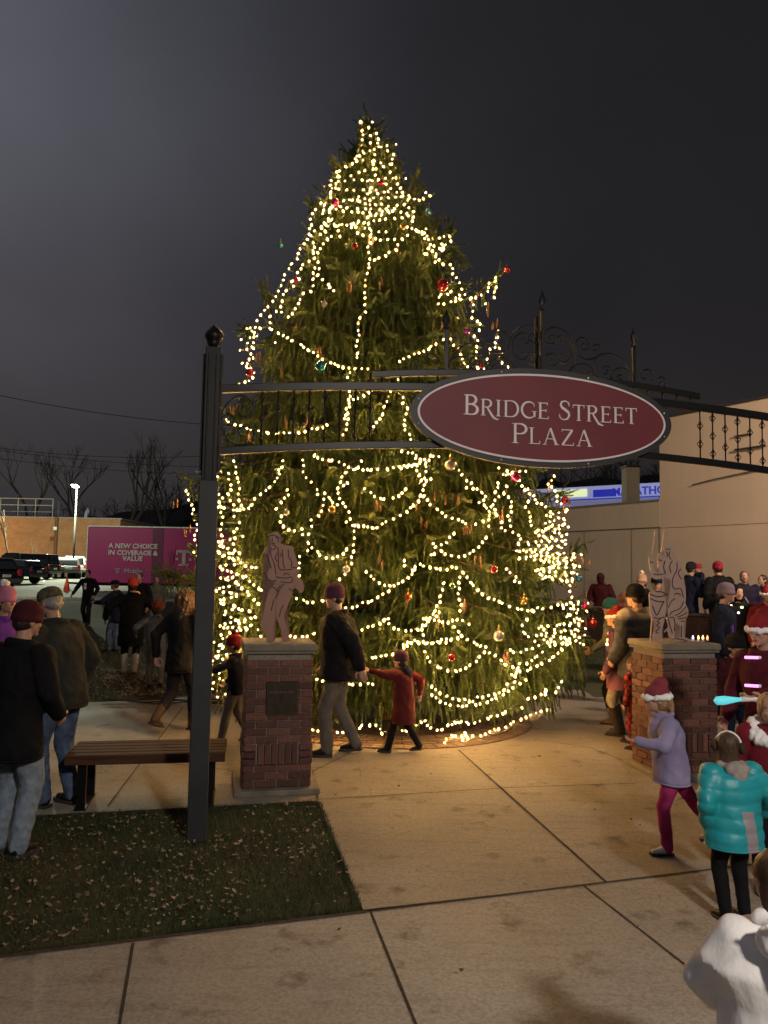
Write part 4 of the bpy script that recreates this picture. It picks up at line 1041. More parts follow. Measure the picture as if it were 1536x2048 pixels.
bar((262, 1480), (222, 1900), .016); g.build('drum_leg', M_cut, DRM); g = MB(); bar((402, 1680), (410, 1905), .016); g.build('drum_leg', M_cut, DRM); g = MB(); bar((440, 1700), (500, 1640), .014); bar((500, 1640), (500, 1700), .014); g.build('pedal', M_cut, DRM); g = MB()
l2 = [[(225,1120),(340,1165),(490,1130)],[(300,1085),(400,1090),(480,1135)],[(225,1190),(340,1235),(440,1235)],[(430,1235),(380,1340),(325,1445),(260,1300)],[(270,1480),(370,1490),(440,1470)],[(630,640),(630,760),(580,850),(560,950),(570,1020),(620,1050),(690,1040),(730,1180)],[(690,740),(650,810),(700,900)],
      [(590,1130),(640,1110),(690,1140)],[(600,1190),(540,1240),(500,1330)],[(730,1230),(680,1340),(560,1390),(520,1440)],[(770,1310),(690,1400),(600,1450)],[(780,1400),(700,1450),(640,1470)],[(520,1480),(580,1480),(600,1580),(590,1680)],[(480,1420),(520,1580),(560,1720)],[(460,440),(530,445)],[(470,480),(490,520),(480,560)],[(520,480),(510,540),(540,600)],
      [(220,640),(270,640)],[(350,600),(400,620)],[(560,620),(520,700),(540,800)],[(450,620),(430,720),(460,820)],[(690,1540),(740,1530)],[(650,1500),(760,1480)],[(700,1600),(695,1780)],[(610,1800),(700,1810),(780,1830)],[(270,820),(340,830),(420,820)],[(380,1500),(330,1540),(370,1560),(320,1600),(370,1630),(310,1690),(350,1720)]]
lines('engraved_lines', [S7b(q) for q in l2], DRM, .009, -.008)
g = MB()
for x in (-.08, .02, .12): g.cbox((x, .02, -.02), (.03, .012, .045), .002)
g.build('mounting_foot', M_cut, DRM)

# ================================================================ bench
M_slat = pmat('bench_slat', (.075, .036, .022), .8, 0, .35, 2, 60, .002, spec=.15, sc3=(1, 12, 12))
bc = Vector((-1.93, 6.60, 0)); BN = thing('park_bench', 'backless bench of brown slats on dark metal legs between the post and the pillar', 'bench', bc, rad(10))
for k in range(5):
    g = MB(); g.cbox((0, -.215+.108*k, .425), (1.25, .096, .038), .005); g.build('slat', M_slat, BN)
g = MB(); g.cbox((0, -.268, .405), (1.25, .018, .072), .004); g.cbox((0, .27, .405), (1.25, .018, .072), .004); g.build('apron', M_slat, BN)
for s_ in (-1, 1):
    g = MB(); g.cbox((s_*.50, -.19, .20), (.07, .05, .39), .004); g.cbox((s_*.50, .19, .20), (.07, .05, .39), .004); g.cbox((s_*.50, 0, .385), (.07, .44, .03), .004); g.cbox((s_*.50, 0, .012), (.09, .48, .016), .004)
    g.build('leg', M_iron, BN)
# ================================================================ right hand building
WA = Vector((4.98, 20.8, 0)); WDR = Vector((.504, -.864, 0)); WN = Vector((-.864, -.504, 0))   # along wall, outward normal (towards plaza)
def wallmat(name, base, green):
    m, nt, b = new_mat(name); v = coord(nt)
    a = noisen(nt, v, .6, 5); f = noisen(nt, v, 30, 4, .6); st = noisen(nt, coord(nt, 'Object', (2.2, 2.2, .25)), 2, 4)
    c = ramp(nt, a, [(.3, tuple(x*.88 for x in base)), (.7, base)])
    c = mixc(nt, mathn(nt, 'MULTIPLY', ramp(nt, st, [(.5, 0.), (.8, 1.)]), .35), c, green)
    nt.links.new(c, b.inputs['Base Color']); b.inputs['Roughness'].default_value = .85; bump(nt, b, f, .006, .4); return m
M_stucco = wallmat('beige_stucco', (.58, .46, .34), (.46, .37, .27)); M_stucco2 = wallmat('old_stucco', (.50, .42, .31), (.34, .29, .21))
M_cop = pmat('dark_coping', (.03, .028, .03), .6)
BR = thing('stucco_building', 'beige stucco building with a low and a tall wall along the right of the plaza', 'building', WA, math.atan2(WDR.y, WDR.x))
# local frame: x along wall (towards camera side), y = left normal of that direction = away from plaza?
yo = 1 if Vector((-WDR.y, WDR.x, 0)).dot(WN) < 0 else -1      # +1: local +y points into the building
def bb(mb, x0, x1, y0, y1, z0, z1): mb.box(((x0+x1)/2, yo*(y0+y1)/2, (z0+z1)/2), (x1-x0, y1-y0, z1-z0))
g = MB(); bb(g, 3.08, 20, 0, 9, -.2, 5.66); g.build('tall_wall', M_stucco, BR)
g = MB(); bb(g, -9, 3.078, .02, 9, -.2, 3.07); g.build('low_wall', M_stucco2, BR)
g = MB(); bb(g, -9, 3.078, -.005, .28, 3.085, 3.70); g.build('parapet', M_stucco2, BR)
g = MB(); bb(g, -9, 3.07, -.02, .30, 3.70, 3.745); bb(g, -9, 3.07, .012, .03, 3.065, 3.09); g.build('coping', pmat('grey_coping', (.16, .15, .13), .7), BR)
g = MB(); bb(g, 3.05, 20, -.03, 9.0, 5.66, 5.72); g.build('roof_edge', M_cop, BR)
g = MB()                                                # pitched dark roof set back behind the tall wall
x0, x1 = 3.6, 20; pr = [(.5, 5.72), (4.5, 6.9), (8.6, 5.72)]
g.add([(x0, yo*a, z) for a, z in pr]+[(x1, yo*a, z) for a, z in pr], [(0, 1, 2), (5, 4, 3), (0, 3, 4, 1), (1, 4, 5, 2), (2, 5, 3, 0)]); g.build('roof', M_cop, BR)
g = MB(); bb(g, 3.085, 20, -.003, .01, 3.05, 3.062)
for x in (5.4,): pass
g.build('wall_seam', pmat('seam', (.16, .12, .08), .9), BR)
g = MB()
for x in (-2.2, .6, 2.2): bb(g, x-.004, x+.006, .012, .03, .3, 3.05)
g.build('panel_joint', pmat('seam', (.16, .12, .08), .9), BR)
g = MB(); bb(g, 5.1, 5.8, -.06, -.002, 4.65, 4.68); bb(g, 5.1, 5.5, -.05, -.002, 4.95, 4.97); g.tube([(4.0, -yo*.03, 4.0), (4.6, -yo*.03, 4.08), (7, -yo*.03, 4.3)], .012, 5); g.build('conduit', M_cop, BR)
# chimney-like stack and rooftop rail
def WP(s_, o=0, z=0): return WA+WDR*s_-WN*o+Vector((0, 0, z))
st = thing('roof_stack', 'square grey masonry stack standing behind the low parapet', 'chimney', WP(1.52, .75, 3.05), math.atan2(WDR.y, WDR.x)-.5)
g = MB(); g.cbox((0, 0, .83), (.40, .34, 1.66), .01); g.build('shaft', M_stucco2, st); g = MB(); g.cbox((0, 0, 1.69), (.44, .38, .05), .006); g.tube([(-.06, 0, 1.70), (-.06, 0, 1.82)], .05, 8); g.build('cap', M_cop, st)
rl = thing('roof_railing', 'small black railing on the low roof beside the tall wall', 'railing', WP(2.45, .9, 3.05), math.atan2(WDR.y, WDR.x))
g = MB()
for i in range(8): g.tube([(i*.085-.1, 0, 0), (i*.085-.1, 0, 1.15)], .010, 4)
g.tube([(-.15, 0, 1.12), (.52, 0, 1.12)], .012, 4); g.tube([(-.15, 0, .85), (.52, 0, .85)], .010, 4); g.build('bars', M_iron, rl)
# brick ledge at the foot of the wall
M_dkbrick = pmat('dark_ledge_brick', (.085, .04, .026), .85, 0, .35, 14, 50, .006)
LG = thing('brick_ledge', 'low dark brick planter ledge along the foot of the beige wall', 'planter', WP(0, -1.35), math.atan2(WDR.y, WDR.x))
g = MB(); g.cbox((4.5, 0, .57), (18, .34, 1.14), .01); g.build('ledge_wall', M_dkbrick, LG); g = MB(); g.cbox((4.5, 0, 1.165), (18, .40, .05), .008); g.build('ledge_cap', pmat('ledge_cap', (.09, .06, .045), .8), LG)

# ================================================================ lit fuel station canopy behind the roofs
CAN = thing('station_canopy', 'lit blue and white fuel station canopy seen over the low roof', 'canopy', (11.72, 34, 0), rad(-38))
M_cw = emat('canopy_white', (.50, .52, .85), .24); M_cb = emat('canopy_blue', (.02, .03, .40), .5)
g = MB(); g.box((-2.6, 3, 5.68), (9.6, 6.0, .66)); g.build('fascia', M_cw, CAN)
g = MB(); g.box((-2.0, -.012, 5.66), (1.1, .03, .34)); g.box((-2.6, -.012, 5.40), (9.6, .028, .06)); g.build('stripe', M_cb, CAN)
g = MB(); text_to(g, 'MARATHON', .50, Matrix.Translation((-.22, -.03, 5.52)) @ Matrix.Rotation(PI/2, 4, 'X'), .02, .008); g.build('canopy_lettering', M_cb, CAN)
g = MB()
for x in (-6, 0): g.box((x, 3, 2.67), (.35, .35, 5.34))
g.build('column', pmat('column_white', (.7, .7, .7), .6), CAN)
g = MB(); g.box((-3.6, -.02, 5.72), (1.5, .03, .36)); g.build('lamp_panel', emat('canopy_lamp', (.75, .85, .45), .8), CAN)

# ================================================================ left: brick hall, poles, lamps, cars, trailer
M_hall = None
m, nt, b = new_mat('hall_brick'); v = coord(nt); bt = nt.nodes.new('ShaderNodeTexBrick')
mp = nt.nodes.new('ShaderNodeMapping'); mp.inputs['Rotation'].default_value = (PI/2, 0, 0); nt.links.new(v, mp.inputs[0]); nt.links.new(mp.outputs[0], bt.inputs['Vector'])
bt.inputs['Scale'].default_value = 1.6; bt.inputs['Color1'].default_value = (.34, .17, .075, 1); bt.inputs['Color2'].default_value = (.22, .10, .05, 1); bt.inputs['Mortar'].default_value = (.3, .24, .17, 1)
nt.links.new(mixc(nt, .6, bt.outputs['Color'], ramp(nt, noisen(nt, v, .8, 6, .7), [(.3, (.20, .10, .05)), (.7, (.42, .24, .11))])), b.inputs['Base Color']); b.inputs['Roughness'].default_value = .9; M_hall = m
HALL = thing('brick_hall', 'long tan brick hall with a flat roof behind the car park', 'building', (-52, 86, ter(-52, 86)), rad(0))
g = MB(); g.box((0, 7, 3.1), (45, 14, 6.2)); g.build('wall', M_hall, HALL)
g = MB(); g.box((0, 7, 6.28), (45.4, 14.4, .16)); g.build('roof_edge', pmat('hall_edge', (.25, .22, .2), .7), HALL)
RR = thing('roof_guardrail', 'pale pipe guardrail on the roof of the brick hall', 'railing', (-46, 88, ter(-46, 86)+6.36))
g = MB()
for i in range(9): g.tube([(-8+i*2, 0, 0), (-8+i*2, 0, 2.2)], .05, 5)
for z_ in (.7, 1.45, 2.2): g.tube([(-8, 0, z_), (8, 0, z_)], .05, 5)
g.build('pipes', pmat('pale_pipe', (.35, .35, .36), .5), RR)
M_polegrey = pmat('pole_grey', (.055, .055, .052), .8, spec=.1)
def at_px(px, py, y): return YP(px, py, y)
# lot lamp
p = at_px(147, 1118, 64); top = at_px(149, 972, 64)
LL_ = thing('street_lamp', 'tall lit car park lamp on a slim pole behind the cars', 'street lamp', (p.x, 64, ter(p.x, 64)))
hgt = top.z-ter(p.x, 64)
g = MB(); g.tube([(0, 0, 0), (0, 0, hgt)], [.11, .06], 8); g.cbox((0, 0, .3), (.5, .5, .6), .05); g.build('pole', M_polegrey, LL_, True)
g = MB(); g.cbox((0, -.25, hgt+.03), (.55, .75, .12), .03); g.build('lamp_head', M_polegrey, LL_)
g = MB(); g.ell((0, -.28, hgt-.09), (.26, .32, .09), None, 12, 6); g.build('lamp_lens', emat('lamp_lens', (.80, 1., .78), 40), LL_)
# slim pole with a box, roof poles
q = at_px(113, 1100, 80); t = thing('utility_pole', 'slim pale pole with a small white box in front of the brick hall', 'pole', (q.x, 80, ter(q.x, 80)))
g = MB(); zt_ = at_px(116, 1003, 80).z-ter(q.x, 80); g.tube([(0, 0, 0), (0, 0, zt_)], .09, 6); g.build('mast', M_polegrey, t); g = MB(); g.cbox((-.2, -.1, at_px(113, 1058, 80).z-.8), (.35, .2, .35), .02); g.build('box', pmat('white_box', (.7, .7, .65), .5), t)
for (px, y_, top_, lab) in ((34, 90, 985, 'thin grey pole rising behind the guardrail at the left'), (68, 91, 1008, 'thicker short pole behind the guardrail')):
    q = at_px(px, 1035, y_); t = thing('utility_pole', lab, 'pole', (q.x, y_, ter(q.x, y_))); g = MB(); g.tube([(0, 0, 0), (0, 0, at_px(px, top_, y_).z-1)], .12, 6); g.build('mast', M_polegrey, t)
q = at_px(175, 1036, 93); t = thing('flag', 'small blue and white flag hanging limp above the hall roof', 'flag', (q.x, 93, 7.0))
g = MB(); zf = at_px(175, 1014, 93).z-7; g.tube([(0, 0, -2), (0, 0, zf+.2)], .05, 5); g.build('flagpole', M_polegrey, t)
g = MB(); g.loft([(-.25, 0, zf-1.3, .22, .05), (-.12, .03, zf-.6, .25, .09), (0, 0, zf, .04, .04)], 8); g.build('cloth', pmat('flag_cloth', (.25, .32, .6), .8, col2=(.6, .62, .7)), t)
# trailer
TA = at_px(173, 1130, 40); tx = TA.x
TRL = thing('box_trailer', 'long magenta box trailer with white slogan parked beside the lawn', 'trailer', (tx, 40, ter(tx, 40)), rad(2))
z0t = .45; z1t = at_px(173, 1053, 40).z-ter(tx, 40)
M_mag = pmat('magenta_paint', (.34, .018, .14), .45, 0, .08, 1.5); M_mag2 = pmat('magenta_dark', (.12, .012, .06), .5)
g = MB(); g.cbox((4.4, 1.25, (z0t+z1t)/2), (8.8, 2.5, z1t-z0t), .04); g.build('box_body', M_mag, TRL)
g = MB(); g.cbox((4.4, 1.25, z1t+.03), (8.84, 2.54, .07), .01); g.cbox((-.01, .0, (z0t+z1t)/2), (.05, .05, z1t-z0t), .01); g.build('edge_trim', pmat('trim_white', (.75, .75, .72), .5), TRL)
g = MB(); g.box((3.62, -.012, (z0t+z1t)/2), (.55, .03, z1t-z0t-.1)); g.build('door_strip', M_mag2, TRL)
g = MB(); Rm = Matrix.Rotation(PI/2, 4, 'X')
hz = z1t-z0t
def tz(py): return at_px(260, py, 40).z-ter(tx, 40)
for txt, py in (('A NEW CHOICE', 1096), ('IN COVERAGE &', 1109.5), ('VALUE', 1121)): text_to(g, txt, .345, Matrix.Translation((2.36, -.035, tz(py+.5))) @ Rm, .01, .012, 1.0)
g.build('slogan', pmat('vinyl_white', (.55, .50, .50), .5), TRL)
g = MB()
def Tlogo(x, z, s_):
    for (cx, cz, w, h) in ((0, .92, 1., .16), (-.45, .80, .10, .22), (.45, .80, .10, .22), (0, .48, .22, .90), (0, .06, .62, .12), (-.42, .42, .17, .15), (.42, .42, .17, .15)):
        g.box((x+cx*s_, -.04-.001*abs(cx), z+cz*s_), (w*s_, .016, h*s_))
Tlogo(5.0, tz(1130), .82); g.build('large_logo', pmat('vinyl_grey', (.36, .34, .33), .5), TRL); g = MB(); Tlogo(1.62, tz(1147), .24); g.build('small_logo', pmat('vinyl_grey', (.36, .34, .33), .5), TRL); g = MB()
text_to(g, 'Mobile', .34, Matrix.Translation((2.42, -.04, tz(1146))) @ Rm, .01, .004); g.build('wordmark', pmat('vinyl_grey', (.36, .34, .33), .5), TRL)
def wheel_parts(parent, x, y, r, w, M_t, M_r):
    g = MB(); R = Matrix.Rotation(PI/2, 3, 'X')
    prof_ = [(-w/2, r*.72), (-w/2, r*.93), (-w*.35, r), (w*.35, r), (w/2, r*.93), (w/2, r*.72)]
    g.loft([(0, 0, z_, q, q) for z_, q in prof_], 22); g.v = [tuple(R @ Vector(p)+Vector((x, y, r))) for p in g.v]
    wh = g.build('wheel', M_t, parent, True)
    g = MB(); s_ = -1 if y < 0 else 1
    g.tube([(x, y+s_*w*.30, r), (x, y+s_*(w*.5+.012), r)], [r*.70, r*.66], 18); 
    for k in range(5):
        a = k*2*PI/5; d = Vector((math.cos(a), 0, math.sin(a))); g.tube([Vector((x, y+s_*(w*.5+.03), r))+d*.06, Vector((x, y+s_*(w*.5+.018), r))+d*r*.64], [.05, .035], 5)
    g.build('rim', M_r, wh)
M_tyre = pmat('tyre', (.015, .015, .015), .85); M_rim = pmat('alloy', (.55, .53, .45), .35, .8)
for x in (6.2, 7.2): wheel_parts(TRL, x, .0, .38, .25, M_tyre, M_rim)
g = MB(); g.box((4.4, 1.25, .38), (8.6, .9, .16)); g.tube([(-.1, 1.25, .35), (-1.4, 1.25, .40)], .06, 6); g.build('chassis', M_iron, TRL)
# cars
M_glass = pmat('car_glass', (.02, .025, .03), .08, 0, .1, 1, 10, 0, spec=.9)
M_tail = pmat('tail_red', (.5, .02, .03), .3); M_head = pmat('headlamp', (.7, .72, .75), .2)
def carpaint(n, c): return pmat(n, c, .28, .25, .1, 1, 10, 0)
def car(label, loc, rz, paint, kind='suv', L=4.7, Wc=1.85, Hc=1.75, group=None, small=False):
    t = thing('parked_car' if kind != 'pickup' else 'pickup_truck', label, 'car' if kind != 'pickup' else 'pickup', loc, rz, group)
    h = Wc/2
    if kind == 'pickup': low = [(-L/2, .55), (-L/2, 1.12), (-.9, 1.15), (1.05, 1.17), (L/2-.1, 1.08), (L/2, .9), (L/2, .5)]; cab = [(-.6, 1.15), (-.5, Hc), (.55, Hc), (1.25, 1.16)]; cab2 = [(-L/2+.05, 1.12), (-L/2+.2, Hc-.06), (-.66, Hc-.05), (-.66, 1.14)]
    else: low = [(-L/2, .5), (-L/2, .98), (-L/2+.25, 1.05), (.85, 1.05), (L/2-.35, .92), (L/2, .72), (L/2, .42)]; cab = [(-L/2+.12, 1.04), (-L/2+.42, Hc-.04), (-.3, Hc), (.25, Hc-.04), (1.0, 1.04)]; cab2 = None
    def shell(prof_, hb, htop, zt_, zb_):
        g = MB(); n_ = len(prof_); A = []
        for s_ in (-1, 1):
            for (x, z) in prof_:
                k = (z-zb_)/max(.01, zt_-zb_); A.append((x, s_*(hb+(htop-hb)*max(0, min(1, k))), z))
        fs = [tuple(range(n_-1, -1, -1)), tuple(range(n_, 2*n_))]+[(i, (i+1) % n_, n_+(i+1) % n_, n_+i) for i in range(n_)]
        g.add(A, fs); return g
    body = shell(low, h, h*.96, 1.2, .3)
    # wheel arches: dark recesses stand proud 3mm
    bo = body.build('body', paint, t)
    bv = bo.modifiers.new('b', 'BEVEL'); bv.width = .07; bv.segments = 3; bv.limit_method = 'ANGLE'
    c = shell(cab, h*.95, h*.78, Hc, 1.1).build('cabin', paint, t); bv = c.modifiers.new('b', 'BEVEL'); bv.width = .06; bv.segments = 2
    if cab2: c2 = shell(cab2, h*.95, h*.82, Hc, 1.1).build('bed_cap', paint, t); bv = c2.modifiers.new('b', 'BEVEL'); bv.width = .05; bv.segments = 2
    def winset(prof_, zt_, inset=.10):
        cx = sum(p[0] for p in prof_)/len(prof_); cz = sum(p[1] for p in prof_)/len(prof_); return [(cx+(x-cx)*.86, cz+(z-cz)*.72+.02) for x, z in prof_]
    for cb in (cab, cab2):
        if not cb: continue
        w = winset(cb, Hc); g = shell(w, h*.96+.004, h*.80+.004, Hc, 1.1); g.build('side_window', M_glass, t)
    g = MB(); x0 = cab[0][0] if not cab2 else cab2[0][0]; x1 = cab[1][0] if not cab2 else cab2[1][0]
    g.add([(x0-.012, -h*.72, 1.14), (x0-.012, h*.72, 1.14), (x1-.03, h*.66, Hc-.13), (x1-.03, -h*.66, Hc-.13)], [(3, 2, 1, 0)]); g.add([(p_[0]+.02, p_[1], p_[2]) for p_ in g.v], [(0, 1, 2, 3)]); g.build('rear_window', M_glass, t)
    x0, z0_ = cab[-1]; x1, z1_ = cab[-2]
    g = MB(); g.add([(x0+.0, -h*.8, z0_+.04), (x0+.0, h*.8, z0_+.04), (x1+.05, h*.7, z1_-.07), (x1+.05, -h*.7, z1_-.07)], [(0, 1, 2, 3)]); g.build('windscreen', M_glass, t)
    for sx, sy in ((-1, -1), (-1, 1), (1, -1), (1, 1)): wheel_parts(t, sx*L*.31, sy*(h-.06), .37 if kind != 'pickup' else .41, .24, M_tyre, M_rim)
    for s_ in (-1, 1):
        g = MB(); g.cbox((-L/2+.03, s_*(h-.16), .95), (.10, .22, .30), .02); g.build('tail_light', M_tail, t)
        g = MB(); g.cbox((L/2-.10, s_*(h-.24), .76), (.16, .36, .16), .03); g.build('headlight', M_head, t)
    g = MB(); g.cbox((-L/2-.03, 0, .55), (.14, Wc*.94, .22), .04); g.cbox((L/2+.02, 0, .50), (.14, Wc*.92, .22), .04); g.build('bumper', pmat('bumper', (.10, .10, .10), .4, .3), t)
    g = MB(); g.cbox((-L/2-.055, 0, .80), (.02, .5, .14), .004); g.build('number_plate', pmat('plate', (.6, .6, .6), .5), t)
    return t
def gp(px, y): q = at_px(px, 1150, y); return Vector((q.x, y, ter(q.x, y)))
BLK = carpaint('black_paint', (.012, .013, .016)); WHT = carpaint('white_paint', (.6, .6, .58)); SIL_ = carpaint('silver_paint', (.25, .26, .27)); DRK = carpaint('dark_blue_paint', (.02, .03, .05))
car('black pickup with a covered bed seen side on, alone in front of the row', gp(34, 58), PI+rad(-4), BLK, 'pickup', 5.8, 2.0, 1.95)
car('black estate car cut off by the left edge of the picture, nearest to the lawn', gp(-62, 38), rad(158), BLK, 'suv', 4.9, 1.95, 1.7)
car('silver car behind the tail of the black pickup', gp(116, 66), rad(112), SIL_, 'suv', 4.6, 1.85, 1.72)
car('white car right of the lamp pole in the row', gp(147, 68), rad(114), WHT, 'suv', 4.7, 1.9, 1.85)
car('pale car half hidden by the magenta trailer', gp(168, 70), rad(114), WHT, 'suv', 4.6, 1.85, 1.7)
car('dark car behind the cab of the black pickup at the left', gp(22, 67), rad(150), DRK, 'suv', 4.7, 1.9, 1.9)
car('dark low car between the estate car and the pickup', gp(14, 50), rad(170), DRK, 'suv', 4.5, 1.85, 1.55)
car('silver car seen past the tail of the pickup, left of the cone', gp(132, 62), rad(116), SIL_, 'suv', 4.5, 1.85, 1.6)
# cone
q = at_px(133, 1182, 40); t = thing('traffic_cone', 'orange traffic cone standing alone on the car park', 'traffic cone', (q.x, 40, ter(q.x, 40)))
M_or = pmat('cone_orange', (.80, .09, .035), .5)
g = MB(); g.loft([(0, 0, .03, .17, .17), (0, 0, .30, .115, .115), (0, 0, .68, .035, .035), (0, 0, .70, .02, .02)], 16); g.build('cone_body', M_or, t, True); g = MB(); g.cbox((0, 0, .018), (.42, .42, .034), .008); g.build('foot', M_or, t)
# bare trees
M_twig = pmat('bare_bark', (.055, .048, .045), .9); M_twig2 = pmat('young_bark', (.30, .22, .14), .9)
def bare_tree(label, loc, H_, seed, mat, spread=.55, depth=5, group=None, r0=None):
    R_ = random.Random(seed); tr = MB(); cr = MB()
    def grow(p, d, L, r, k, mb):
        pts = [p]; q = p
        for i in range(3): d = (d+Vector((R_.uniform(-.13, .13), R_.uniform(-.13, .13), .04))).normalized(); q = q+d*L/3; pts.append(q)
        mb.tube(pts, [r, r*.88, r*.76, r*.66], 5 if k > 2 else 3, cap=False)
        if k == 0: return
        for i in range(R_.choice((2, 3)) if k > 1 else 3):
            a = R_.uniform(0, 2*PI); s_ = R_.uniform(.5, 1.)*spread; nd = (d+Vector((math.cos(a)*s_, math.sin(a)*s_, R_.uniform(0, .25)))).normalized()
            grow(q if i < 2 else pts[2], nd, L*R_.uniform(.62, .82), r*.60, k-1, cr)
    t = thing('bare_tree', label, 'tree', loc, 0, group)
    grow(Vector((0, 0, 0)), Vector((0, 0, 1)), H_*.27, r0 or H_*.02, depth, tr)
    tr.build('trunk', mat, t); cr.build('crown', mat, t)
q = gp(62, 98); bare_tree('large bare tree behind the roof guardrail', q, 19, 3, M_twig, .7, 6)
q = gp(240, 105); bare_tree('tall bare tree in the dark between the lamp and the post', q, 23, 5, M_twig, .6, 6)
q = gp(150, 112); bare_tree('faint bare tree above the car park lamp', q, 22, 9, M_twig, .6, 6)
q = gp(330, 108); bare_tree('faint bare tree close behind the left post', q, 21, 14, M_twig, .6, 6)
q = gp(16, 58); bare_tree('pale young tree in front of the dark car at the left', q, 7, 21, M_twig2, .22, 4, r0=.09)
q = gp(58, 74); bare_tree('slim sapling against the brick hall', q, 4.6, 23, M_twig2, .3, 3, r0=.05)
q = gp(335, 36); bare_tree('thin sapling in front of the magenta trailer', q, 3.4, 27, M_twig, .22, 3, r0=.03)
# wooded rise closing the distance
M_wood = pmat('far_wood', (.022, .022, .024), 1., 0, .4, .1, 1, 0)
R_ = random.Random(4); mb = MB(); vs = []; nn = 160
for i in range(nn+1):
    x = -260+i*3.6; hh = 7+10*sstep(-85, -18, x)+4*sstep(10, 40, x)+1.6*mnoise.noise(Vector((x*.06, 0, 0)))+1.2*mnoise.noise(Vector((x*.5, 5, 0)))
    vs += [(x, 135, 0), (x, 140+R_.uniform(-2, 2), hh*.7), (x, 150, hh+R_.uniform(-.6, .6)), (x, 175, 0)]
fs = [(i*4+k, i*4+4+k, i*4+5+k, i*4+1+k) for i in range(nn) for k in range(3)]
mb.add(vs, fs); tag(mb.build('hills', M_wood), kind='structure')
mb = MB()
for i in range(260):                                     # bare crowns along the ridge
    x = R_.uniform(-75, 75); h0 = 7+10*sstep(-85, -18, x)+4*sstep(10, 40, x); b0 = Vector((x, 146, h0-5)); hh = R_.uniform(4, 8)
    mb.tube([b0, b0+Vector((R_.uniform(-.4, .4), 0, hh))], [.16, .03], 3)
    for k in range(9):
        t = R_.uniform(.35, .95); s_ = b0+Vector((0, 0, hh*t)); mb.tube([s_, s_+Vector((R_.uniform(-2.2, 2.2), 0, R_.uniform(.6, 2.4)))], [.07, .02], 3)
tag(mb.build('far_bare_trees', M_twig), 'mass of bare trees along the far dark ridge', 'trees', kind='stuff')
# overhead wires
M_line = pmat('overhead_cable', (.01, .01, .01), .8)
for (a, c, y0, sag, lab) in (((-60, 778), (470, 852), 30, .25, 'upper overhead cable crossing the sky at the left'), ((-60, 888), (470, 908), 48, .5, 'upper of the two low cables before the bare trees'), ((-60, 893), (470, 935), 50, .3, 'lower of the two low cables before the bare trees'), ((-40, 912), (470, 950), 52, .3, 'lowest overhead cable behind the lamp')):
    A_, B_ = YP(*a, y0), YP(*c, y0+4); n_ = 24
    g = MB(); g.tube([A_.lerp(B_, k/n_)-Vector((0, 0, sag*4*(k/n_)*(1-k/n_)))-A_ for k in range(n_+1)], .013 if y0 < 40 else .016, 4)
    o = g.build('overhead_cable', M_line); o.location = A_; tag(o, lab, 'cable')
# coiled power leads on the lawn edge
g = MB(); R_ = random.Random(3)
for k in range(4):
    pts = [Vector((-3.95+.10*i+R_.uniform(-.04, .04), 11.1+.1*math.sin(i*.6+k*1.3)+.03*k, .03+.01*k)) for i in range(20)]; g.tube(catmull(pts, 3), .009, 5)
tag(g.build('power_cord', pmat('cord', (.03, .025, .02), .7)), 'tangled dark power leads at the corner where lawn meets pavement', 'cord')
# ================================================================ people
JOBS = []
def blob(name, mb, voxel, mat, parent, smooth=4, fold=0., ff=9., quilt=0., seed=0.):
    """one continuous surface grown from overlapping forms"""
    o = link(name, mb.mesh(name), mat, parent)
    r = o.modifiers.new('r', 'REMESH'); r.mode = 'VOXEL'; r.voxel_size = voxel
    s_ = o.modifiers.new('s', 'SMOOTH'); s_.iterations = smooth; s_.factor = .5
    JOBS.append((o, mat, fold, ff, quilt, seed)); return o
def finish_blobs():
    bpy.context.view_layer.update(); dg = bpy.context.evaluated_depsgraph_get(); res = []
    for j in JOBS: res.append(bpy.data.meshes.new_from_object(j[0].evaluated_get(dg)))
    for (o, mat, fold, ff, quilt, seed), me in zip(JOBS, res):
        o.modifiers.clear(); old = o.data; o.data = me; bpy.data.meshes.remove(old)
        if not me.materials: me.materials.append(mat)
        n = len(me.vertices); co = np.empty(n*3, np.float32); me.vertices.foreach_get('co', co); co = co.reshape(-1, 3)
        if fold or quilt:
            nr = np.empty(n*3, np.float32); me.vertices.foreach_get('normal', nr); nr = nr.reshape(-1, 3); d = np.zeros(n, np.float32)
            if fold:
                for i in range(n):
                    x, y, z = co[i]; d[i] = mnoise.noise(Vector((x*ff+seed, y*ff, z*ff*.42)))+.9*(.35-abs(mnoise.noise(Vector((x*ff*1.1+z*ff*.5, y*ff*1.1+seed, z*ff*.9)))))*1.6+.3*mnoise.noise(Vector((x*ff*3, y*ff*3, z*ff*2)))
                d *= fold
            if quilt:
                ph = co[:, 2]/quilt*2*PI+.6*np.sin(co[:, 0]*9+seed); d += quilt*.13*(np.abs(np.sin(ph/2))**.5-.6)
            co = co+nr*d[:, None]; me.vertices.foreach_set('co', co.ravel())
        me.polygons.foreach_set('use_smooth', [True]*len(me.polygons)); me.update()
def ik(a, c, L1, L2, pole):
    a = Vector(a); c = Vector(c); d = c-a; D = min(d.length, (L1+L2)*.999); D = max(D, abs(L1-L2)+.01); d.normalize(); c = a+d*D
    x = (L1*L1-L2*L2+D*D)/(2*D); h = math.sqrt(max(0, L1*L1-x*x)); p = Vector(pole); p = (p-d*p.dot(d)); p = p.normalized() if p.length > 1e-5 else d.orthogonal().normalized()
    return a+d*x+p*h, c
SK = pmat('skin', (.42, .24, .17), .5, 0, .12, 14, 60, .0006)
